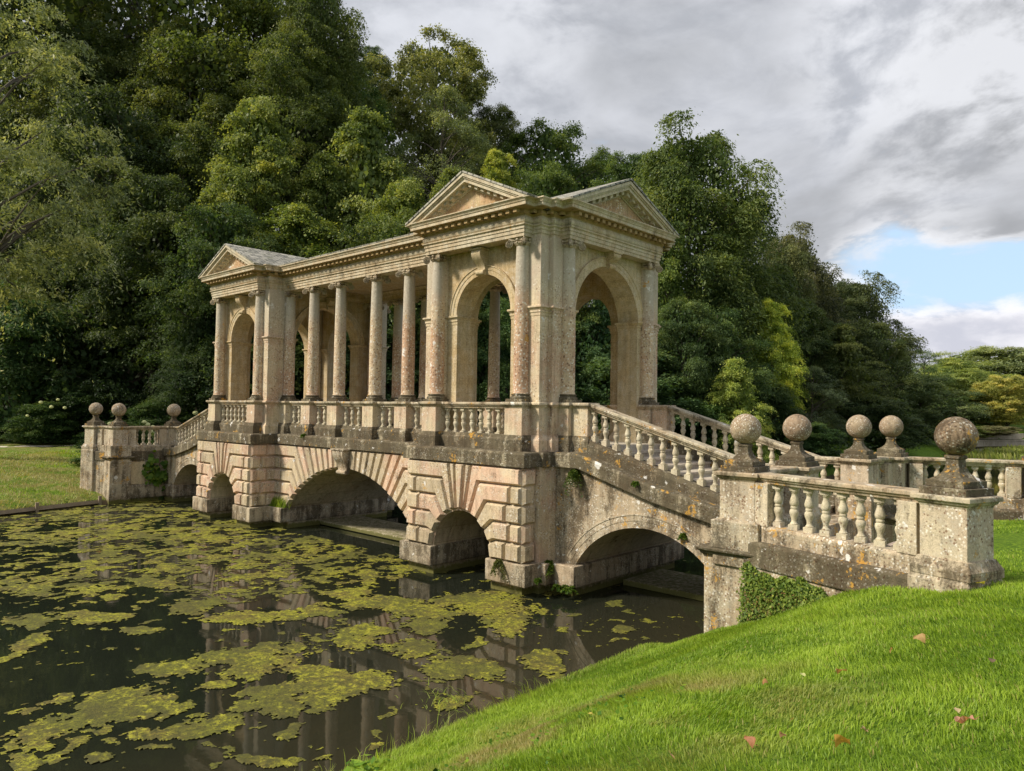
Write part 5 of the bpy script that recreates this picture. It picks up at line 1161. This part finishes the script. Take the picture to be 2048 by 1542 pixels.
dry = np.clip((fbm(X*1.3, Y*1.3, 3, 19)-0.46)*4, 0, 1)*np.clip(1.7-np.hypot((X+4.5)/1.7, (Y-5.8)/1.5), 0, 1)*0.95; dry = np.maximum(dry, (rng.uniform(0, 1, len(X)) < 0.035)*0.8)
dry = np.maximum(dry, np.clip(0.75-ds, 0, 1)*0.5*(rng.uniform(0, 1, len(X)) < 0.5))
tint = np.clip(-0.1+(big-0.5)*2.2+(sm-0.5)*1.6+rng.normal(0, 0.5, len(X)), -1, 1)
tag(link('grass', blades('grass', X, Y, H, np.clip(0.0042+0.0005*np.hypot(X, Y), 0, 0.014)*rng.uniform(0.7, 1.3, len(X)), rng, tint, dry)), 'bright green lawn grass covering the near bank', 'grass', kind='stuff')
n = 30000; X = rng.uniform(-52, -35.2, n); Y = rng.uniform(-3, 17, n); ok = (ground(X, Y) > 0.12) & ~((X > -39.2) & (Y > 11.9)); X, Y = X[ok], Y[ok]
t2 = np.clip(rng.normal(-0.1, 0.5, len(X)), -1, 1); dr = np.clip((fbm(X*0.5, Y*0.5, 4, 23)-0.36)*5, 0, 1)*rng.uniform(0.5, 1, len(X))
tag(link('bank_grass', blades('bank_grass', X, Y, rng.uniform(0.08, 0.20, len(X)), np.full(len(X), 0.025), rng, t2, dr, 0.8)), 'rough half-dry grass on the far bank left of the bridge', 'grass', kind='stuff')
# reeds in the far water on the right
n = 9000; X = rng.uniform(-24, 4, n); Y = rng.uniform(84, 130, n); ok = in_poly(X, Y, POND) & (fbm(X*0.12, Y*0.12, 3, 29) > 0.44); X, Y = X[ok], Y[ok]
tag(link('reeds', blades('reeds', X, Y, rng.uniform(0.3, 0.8, len(X)), np.full(len(X), 0.16), rng, np.clip(rng.normal(-0.5, 0.4, len(X)), -1, 1), rng.uniform(0.2, 0.6, len(X)), 0.3, Z=np.full(len(X), -0.02))), 'grey-green reeds standing in the far water', 'reeds', kind='stuff')

# ------------------------------------------------------------------ small plants on and beside the bridge
def leafy(name, pts, nrm, size, col, label, cat, spread=0.6, asp=0.75, seed=1, group=None, parent=None):
    rg = np.random.default_rng(seed); P = np.array(pts, float); n = len(P); N = np.array(nrm, float)+rg.normal(0, spread, (n, 3)); N /= np.linalg.norm(N, axis=1, keepdims=True)
    T = rg.normal(0, 0.6, (n, 3))+np.array([0, 0, -0.6]); T /= np.linalg.norm(T, axis=1, keepdims=True)
    V, Q, _ = leaves(P, N, T, size*rg.uniform(0.6, 1.35, n), rg, None, asp)
    o = link(name, np_mesh(name, V, Q, M_leaf, False, [('tint', 'FACE', np.clip(rg.normal(0, 0.6, n), -1.4, 1.5))]), parent); o.color = (*col, 1)
    return tag(o, label, cat, group)
rg = np.random.default_rng(9)
W0 = np.array([BX+15.55, BY-4.26]); W1 = np.array([BX+19.23, BY-5.54]); wd = (W1-W0)/np.linalg.norm(W1-W0); wn = np.array([wd[1], -wd[0]])
pts, nr = [], []
while len(pts) < 6800:
    u = rg.uniform(0.30, 3.3); q = W0+wd*u+wn*(0.33+abs(rg.normal(0, 0.05))); zg = float(ground(*(q+wn*0.15)))-0.02; top = 2.0-0.05*u+0.06*math.sin(u*5)+0.03*math.sin(u*17)
    z = zg+rg.uniform(0, 1)**0.9*max(0.02, top-zg)
    if top <= zg: continue
    bulge = 0.16*(1-(z-zg)/max(0.2, top-zg))
    q = q+wn*bulge*rg.uniform(0.2, 1); pts.append((q[0], q[1], z)); nr.append((wn[0], wn[1], 0.45))
leafy('ivy', pts, nr, 0.052, (0.17, 0.25, 0.045), 'green ivy creeping over the foot of the near wing wall above the grass', 'ivy', seed=3)
pts, nr = [], []
for i in range(520):
    u = rg.uniform(0.5, 2.6); q = W0+wd*u+wn*(0.40+rg.uniform(0.0, 0.16)); zg = float(ground(*q)); z = zg+rg.uniform(0.05, 0.55)
    if z < 1.75: pts.append((q[0], q[1], z)); nr.append((wn[0], wn[1], 0.3))
leafy('withered_creeper', pts, nr, 0.045, (0.22, 0.145, 0.05), 'dead brown twigs and leaves tangled in the ivy on the wing wall', 'dry plant', seed=4, asp=0.4)
# vine on the far link wall
pts, nr = [], []
for cy_, cz_, ry_, rz_, k_ in ((13.9, 1.62, 0.22, 0.30, 26), (14.1, 1.2, 0.28, 0.30, 30), (14.55, 1.15, 0.30, 0.35, 34), (14.9, 1.65, 0.25, 0.28, 26), (14.35, 0.98, 0.25, 0.2, 22), (14.85, 1.25, 0.22, 0.25, 20), (14.15, 1.95, 0.1, 0.25, 10)):
    for i in range(k_): pts.append((-36.80+rg.uniform(0.02, 0.35), cy_+rg.normal(0, ry_*0.7), cz_+rg.normal(0, rz_*0.7))); nr.append((0.8, -0.3, 0.5))
v = leafy('vine', pts, nr, 0.24, (0.10, 0.185, 0.022), 'big-leaved green vine growing against the far link wall', 'vine', spread=0.45, asp=0.95, seed=5)
m = MB()
for y0, z0, y1, z1 in ((14.4, 0.3, 14.0, 1.6), (14.45, 0.3, 14.9, 1.7), (14.4, 0.8, 14.2, 2.0)): m.tube([(-36.86, y0, z0), (-36.75, (y0+y1)/2, (z0+z1)/2), (-36.7, y1, z1)], [0.018, 0.014, 0.008], 5)
m.obj('stem', M_bark, v)
def fern(name, loc, n, L, out, label, cat='plant', col=(0.09, 0.16, 0.02), droop=0.7, wide=0.05, seed=2, spread=1.0):
    """tuft of arching fronds, each with small leaflets"""
    rg = np.random.default_rng(seed); P, N = [], []
    for i in range(n):
        a = math.atan2(out[1], out[0])+rg.normal(0, spread); l = L*rg.uniform(0.5, 1.1); e = rg.uniform(0.15, 1.1)
        for u in np.linspace(0.05, 1, 16):
            r_ = l*u*math.cos(e); z = l*u*math.sin(e)-droop*l*u*u
            for s_ in (-1, 1): P.append((loc[0]+math.cos(a)*r_-math.sin(a)*s_*wide*(1-u*0.7), loc[1]+math.sin(a)*r_+math.cos(a)*s_*wide*(1-u*0.7), loc[2]+z)); N.append((0, 0, 1))
    return leafy(name, P, N, wide*1.5, col, label, cat, 0.5, 0.45, seed)
fern('fern', (-12.63, 14.40, 3.60), 14, 0.26, (0.3, -1), 'small green fern rooted on the ledge under the near corner column', seed=11)
fern('hanging_weed', (-11.42, 14.74, 3.14), 30, 0.42, (0.1, -1), 'green weed hanging below the ledge where the near stair begins', droop=1.5, seed=12, spread=0.8, col=(0.07, 0.115, 0.02))
fern('hanging_weed', (-12.98, 13.62, 0.80), 22, 0.30, (0.1, -1), 'olive weed hanging over the near corner plinth above the water', droop=1.6, seed=13, col=(0.12, 0.14, 0.035), spread=0.7)
fern('hanging_weed', (-12.04, 14.50, 0.80), 22, 0.34, (0.6, -1), 'green weed in the inner angle of the near plinth', droop=1.4, seed=14, spread=0.7)
fern('fern', (-11.33, 14.44, 0.26), 12, 0.30, (0.2, -1), 'small fern at the mossy foot of the stair arch plinth', seed=15)
fern('fern', (-11.72, 14.46, 0.26), 9, 0.22, (0.2, -1), 'tiny fern on the moss step beside the near corner plinth', seed=16)
fern('wall_weed', (-11.93, 13.9, 0.46), 10, 0.16, (1, -0.3), 'sparse weed on the side face of the near corner plinth', seed=17, droop=1.0)
fern('far_weed', (-37.0, 14.75, 0.16), 18, 0.42, (1, -0.3), 'leafy weed growing at the waterline under the vine', seed=18, col=(0.08, 0.15, 0.03))
fern('wall_weed', (-9.55, 14.64, 3.02), 8, 0.12, (0, -1), 'tiny weed on the sloping ledge of the near stair', seed=19, droop=0.9)
fern('wall_weed', (-8.35, 14.78, 1.95), 10, 0.12, (0, -1), 'tiny weed on the ring of the near stair arch', seed=20, droop=1.2)
fern('wall_weed', (-24.2, 14.72, 3.62), 10, 0.20, (0, -1), 'small grassy weed on the ledge over the main arch', seed=21, droop=0.8)
rt = np.random.default_rng(31); nb = 420; bx = -26.0+rt.normal(0, 0.33, nb); by = 14.62+rt.uniform(-0.08, 0.2, nb)
tag(link('grass_tuft', blades('grass_tuft', bx, by, rt.uniform(0.2, 0.55, nb), np.full(nb, 0.022), rt, np.clip(rt.normal(-0.2, 0.5, nb), -1, 1), rt.uniform(0, 0.25, nb), 0.6, Z=np.full(nb, 0.79))), 'grass tuft growing on the plinth left of the main arch', 'grass')
nb = 90; bx = -8.75+rt.normal(0, 0.35, nb); by = 8.05+rt.normal(0, 0.25, nb)
o = tag(link('water_reeds', blades('water_reeds', bx, by, rt.uniform(0.04, 0.10, nb), np.full(nb, 0.010), rt, rt.uniform(0.0, 1, nb), rt.uniform(0, 0.5, nb), 2.4, Z=np.full(nb, 0.0))), 'clump of bent yellow-green reed blades lying in the water by the near bank', 'reeds')
nb = 170; bx = -7.98+rt.uniform(-0.10, 0.25, nb)+0.0; by = rt.uniform(4.6, 9.5, nb)
tag(link('bank_reeds', blades('bank_reeds', bx, by, rt.uniform(0.10, 0.28, nb), np.full(nb, 0.009), rt, rt.uniform(-0.4, 1, nb), rt.uniform(0, 0.6, nb), 0.6, Z=np.full(nb, 0.05))), 'thin reed stems fringing the water along the near bank', 'reeds', kind='stuff')
pts, nr = [], []
for i in range(26):
    a = rt.uniform(0, 6.28); r_ = rt.uniform(0.02, 0.2); pts.append((-7.2+r_*math.cos(a), 5.28+r_*math.sin(a), float(ground(-7.2, 5.28))+rt.uniform(0.03, 0.2))); nr.append((0, -0.2, 1))
leafy('dock_weed', pts, nr, 0.15, (0.17, 0.30, 0.035), 'broad-leaved weed at the water edge at the bottom of the picture', 'weed', 0.35, 0.55, 6)
pts, nr = [], []
for i in range(1100):
    x = rt.uniform(-7.3, -3.6); y = rt.uniform(3.6, 6.8); z = float(ground(x, y))
    if z > 0.25 and fbm(np.array([x*1.6]), np.array([y*1.6]), 2, 71)[0] > 0.53: pts.append((x, y, z+rt.uniform(0.03, 0.10))); nr.append((0, 0, 1))
tag(leafy('clover', pts, nr, 0.042, (0.13, 0.25, 0.02), 'clover leaves scattered through the grass low on the near bank', 'clover', 0.4, 0.9, 7), kind='stuff')
# hydrangea shrubs with pale flower heads behind the far ball finials
def hydrangea(x, y, w, h, label, heads, seed):
    z = float(ground(x, y)); e = empty('hydrangea_shrub', (x, y, z), label, 'shrub', 'hydrangeas below the wood'); rg = np.random.default_rng(seed)
    c = link('crown', PROTO['shrub_a'][0], e); c.color = (0.065, 0.12, 0.034, 1); c.scale = (w, w, h); c.rotation_euler.z = seed
    for dx_, dy_, dz_, r_ in heads:
        bm = bmesh.new(); bmesh.ops.create_icosphere(bm, subdivisions=3, radius=r_)
        for v in bm.verts: v.co *= 1+0.22*(rg.uniform()-0.5); v.co.z *= 0.8
        me = bpy.data.meshes.new('flower_head'); bm.to_mesh(me); bm.free(); me.materials.append(M_flower); link('flower_head', me, e, (dx_, dy_, dz_))
hydrangea(-45.0, 15.3, 4.6, 2.4, 'hydrangea with pale flower heads right behind the far ball finials', [(1.15, -0.75, 2.2, .13), (1.2, -0.55, 1.95, .13), (1.3, -0.15, 1.85, .12), (1.2, -0.3, 2.3, .15), (1.3, 1.2, 2.15, .14), (1.25, 1.5, 2.0, .13), (1.4, 1.35, 1.75, .12), (1.5, 1.75, 1.5, .1), (1.3, 1.0, 2.3, .12), (1.4, -0.2, 1.6, .13)], 3)
hydrangea(-50.5, 22.3, 3.4, 2.6, 'hydrangea with a few pale heads left of the far pavilion stair', [(1.4, -0.7, 2.5, .17), (1.5, -0.3, 2.0, .14), (1.5, 0.1, 1.8, .13)], 4)
hydrangea(-58.0, 14.9, 4.5, 3.0, 'hydrangea with yellow-white heads below the yew at the lawn edge', [(1.6, -0.5, 2.9, .12), (1.7, 0.1, 2.6, .13), (1.6, 0.5, 3.1, .11), (1.7, 0.9, 2.55, .12), (1.8, -1.3, 2.0, .10)], 5)
SHR = [(-52.3, 20.4, 5.0, 3.6, (0.030, 0.052, 0.015), 'low dark shrub between the two ball finial groups and the yew'), (-58.8, 18.6, 6.0, 4.2, (0.028, 0.048, 0.014), 'dark rounded shrub under the yew behind the far end of the bridge'),
       (-62.5, 11.0, 5.0, 3.2, (0.040, 0.070, 0.018), 'leafy green shrub beside the laurel along the lawn'), (-56.0, 23.5, 5.0, 4.4, (0.025, 0.044, 0.013), 'dark shrub immediately left of the far pavilion corner'),
       (-47.5, 26.5, 5.5, 4.0, (0.030, 0.055, 0.015), 'dark green shrub behind the far stair balustrade'), (-40.0, 36.0, 6.0, 4.5, (0.034, 0.062, 0.016), 'green shrub on the bank seen behind the colonnade balustrade'),
       (-33.0, 41.5, 6.5, 5.0, (0.034, 0.064, 0.017), 'green shrub on the bank seen behind the near pavilion balusters'), (-26.0, 48.5, 6.0, 5.0, (0.036, 0.068, 0.018), 'bushy shrub beside the back stair balustrade'), (-20.8, 56.0, 5.0, 3.4, (0.036, 0.062, 0.018), 'low shrub on the far bank just above the near ball finials')]
for i, (x, y, w_, h_, col, lab) in enumerate(SHR):
    e = empty('shrub', (x, y, float(ground(x, y))-0.1), lab, 'shrub', 'trees and shrubs on the banks'); e.scale = (w_, w_, h_); e.rotation_euler.z = i*1.9
    c = link('crown', PROTO['shrub_a'][0], e); c.color = (col[0]*1.7, col[1]*1.9, col[2]*1.8, 1); link('trunk', PROTO['shrub_a'][1], e)
# undergrowth filling the hillside under the trees
n = 60000; X = rng.uniform(-120, -18, n); Y = rng.uniform(-10, 140, n); dl = seg_dist(X, Y, SH_L); ok = (~in_poly(X, Y, POND)) & (dl > np.where(Y < 20, 21, 2.0)) & (X < np.interp(Y, [p[1] for p in SH_L[::-1]], [p[0] for p in SH_L[::-1]])) & (dl < 60); X, Y = X[ok], Y[ok]
P = np.stack([X, Y, ground(X, Y)+rng.uniform(0, 1, len(X))**1.6*2.2*fbm(X*0.3, Y*0.3, 3, 81)*1.5], 1); N = rng.normal(0, 0.6, P.shape)+[0.3, -0.2, 0.8]; N /= np.linalg.norm(N, axis=1, keepdims=True); T = rng.normal(0, 1, P.shape); T /= np.linalg.norm(T, axis=1, keepdims=True)
V, Q, _ = leaves(P, N, T, rng.uniform(0.25, 0.6, len(P)), rng, None, 0.6); u_ = link('undergrowth', np_mesh('undergrowth', V, Q, M_leaf, False, [('tint', 'FACE', np.clip(rng.normal(0, 0.6, len(P)), -1.3, 1.3))])); u_.color = (0.05, 0.085, 0.02, 1)
tag(u_, 'dark leafy undergrowth covering the wooded bank', 'undergrowth', kind='stuff')

# ------------------------------------------------------------------ fallen leaves on the lawn
def fallen(kind):
    rows = []; n = 19; rf = random.Random(kind)
    for i in range(n):
        u = i/(n-1); hw = 0.36*math.sin(math.pi*min(1, u*0.97+0.03))**0.8*(1-0.3*u)*(1+0.16*(i % 2)+rf.uniform(-0.12, 0.12))
        if kind == 'lobed': hw *= 1+0.55*math.sin(u*17)
        row = []
        for j in range(7):
            v = j/3-1; z = {'flat': 0.06*v*v+0.10*math.sin(u*5), 'curled': 0.26*v*abs(v)+0.16*math.sin(u*4+v), 'lobed': 0.16*abs(v)+0.12*math.sin(u*7+v*2)}[kind]
            row.append((v*hw*(0.62 if kind == 'curled' else 1)+0.06*math.sin(u*4), u-0.5, z+rf.uniform(-0.015, 0.015)))
        rows.append(row)
    m = MB(); m.grid(rows); m.tube([(rows[0][3][0], -0.5, rows[0][3][2]), (0.05, -0.68, 0.05), (0.12, -0.80, 0.12)], [0.02, 0.016, 0.012], 4); return m.mesh('fallen_leaf', M_leaf, smooth=80)
FL = {q: fallen(q) for q in ('flat', 'curled', 'lobed')}
LV_ = [(-2.18, 5.47, 'curled', .05, (.42, .25, .13), 'tan curled fallen leaf lying low in the middle of the lawn'), (-2.23, 4.86, 'curled', .10, (.44, .20, .11), 'reddish-brown curled fallen leaf near the bottom edge of the lawn'),
       (-2.78, 6.36, 'curled', .07, (.45, .24, .10), 'upright orange-brown fallen leaf left of the pale round one'), (-2.54, 6.63, 'flat', .07, (.62, .62, .28), 'pale yellow-green round fallen leaf in mid lawn'),
       (-2.24, 6.71, 'curled', .10, (.48, .26, .13), 'long tan fallen leaf right of the pale round leaf'), (-2.02, 7.35, 'curled', .08, (.50, .30, .14), 'small tan fallen leaf higher up in mid lawn'),
       (-1.88, 7.75, 'curled', .12, (.50, .33, .15), 'narrow straw-coloured fallen leaf beside a long grass stem'), (-2.02, 11.3, 'flat', .20, (.66, .58, .10), 'bright yellow fallen leaf close below the big end pedestal'),
       (-2.61, 4.49, 'curled', .07, (.56, .36, .20), 'pale buff fallen leaf at the very bottom of the lawn'), (-1.65, 4.96, 'curled', .12, (.62, .36, .09), 'orange banana-shaped curled fallen leaf near the bottom'),
       (-1.16, 5.71, 'flat', .07, (.60, .46, .28), 'cream fallen leaf just above the pink lobed leaf'), (-1.07, 5.49, 'lobed', .13, (.58, .30, .22), 'big pink lobed fallen leaf towards the bottom right corner'),
       (-1.18, 7.07, 'flat', .09, (.20, .14, .09), 'dull brown patch of dead leaf at the right of the lawn'), (-2.06, 5.01, 'curled', .06, (.33, .19, .11), 'small dark brown fallen leaf in the lower lawn'),
       (-1.61, 5.27, 'lobed', .07, (.42, .30, .17), 'crumpled brown fallen leaf above the orange curled one'), (-3.57, 4.0, 'flat', .10, (.66, .62, .50), 'whitish fallen leaf at the bottom edge near the water'),
       (-4.06, 5.51, 'flat', .06, (.62, .52, .12), 'yellow fallen leaf in the dry patch near the water')]
for i, (x, y, kd, sz, col, lab) in enumerate(LV_):
    o = link('fallen_leaf', FL[kd], None, (x, y, float(ground(x, y))+0.085)); o.scale = (sz*0.85,)*3; o.rotation_euler = (0.35*math.sin(i*2.1), 0.3*math.cos(i*1.7)+(0.8 if i == 2 else 0), i*1.31); o.color = (*col, 1)
    tag(o, lab, 'leaf', 'fallen leaves on the lawn')
# pale replaced stone in the far link wall
m = MB(); m.box(BX-15.6+0.29, BX-15.6+0.325, 13.2, 13.86, 0.86, 1.92); m.v = [(v[0]-BX, v[1]-BY, v[2]) for v in m.v]
m.obj('infill_panel', stone('new_stone', a=(0.56, 0.46, 0.29), b=(0.54, 0.43, 0.27), c=(0.50, 0.41, 0.27), white=0, orange=0, black=0.05, bump=0.1), bridge)
m = MB(); m.box(-15.6+0.2, -15.6+0.42, -4.0, -1.9, 0.2, 0.80); m.obj('plinth', M_plinth, bridge, bevel=0.02)
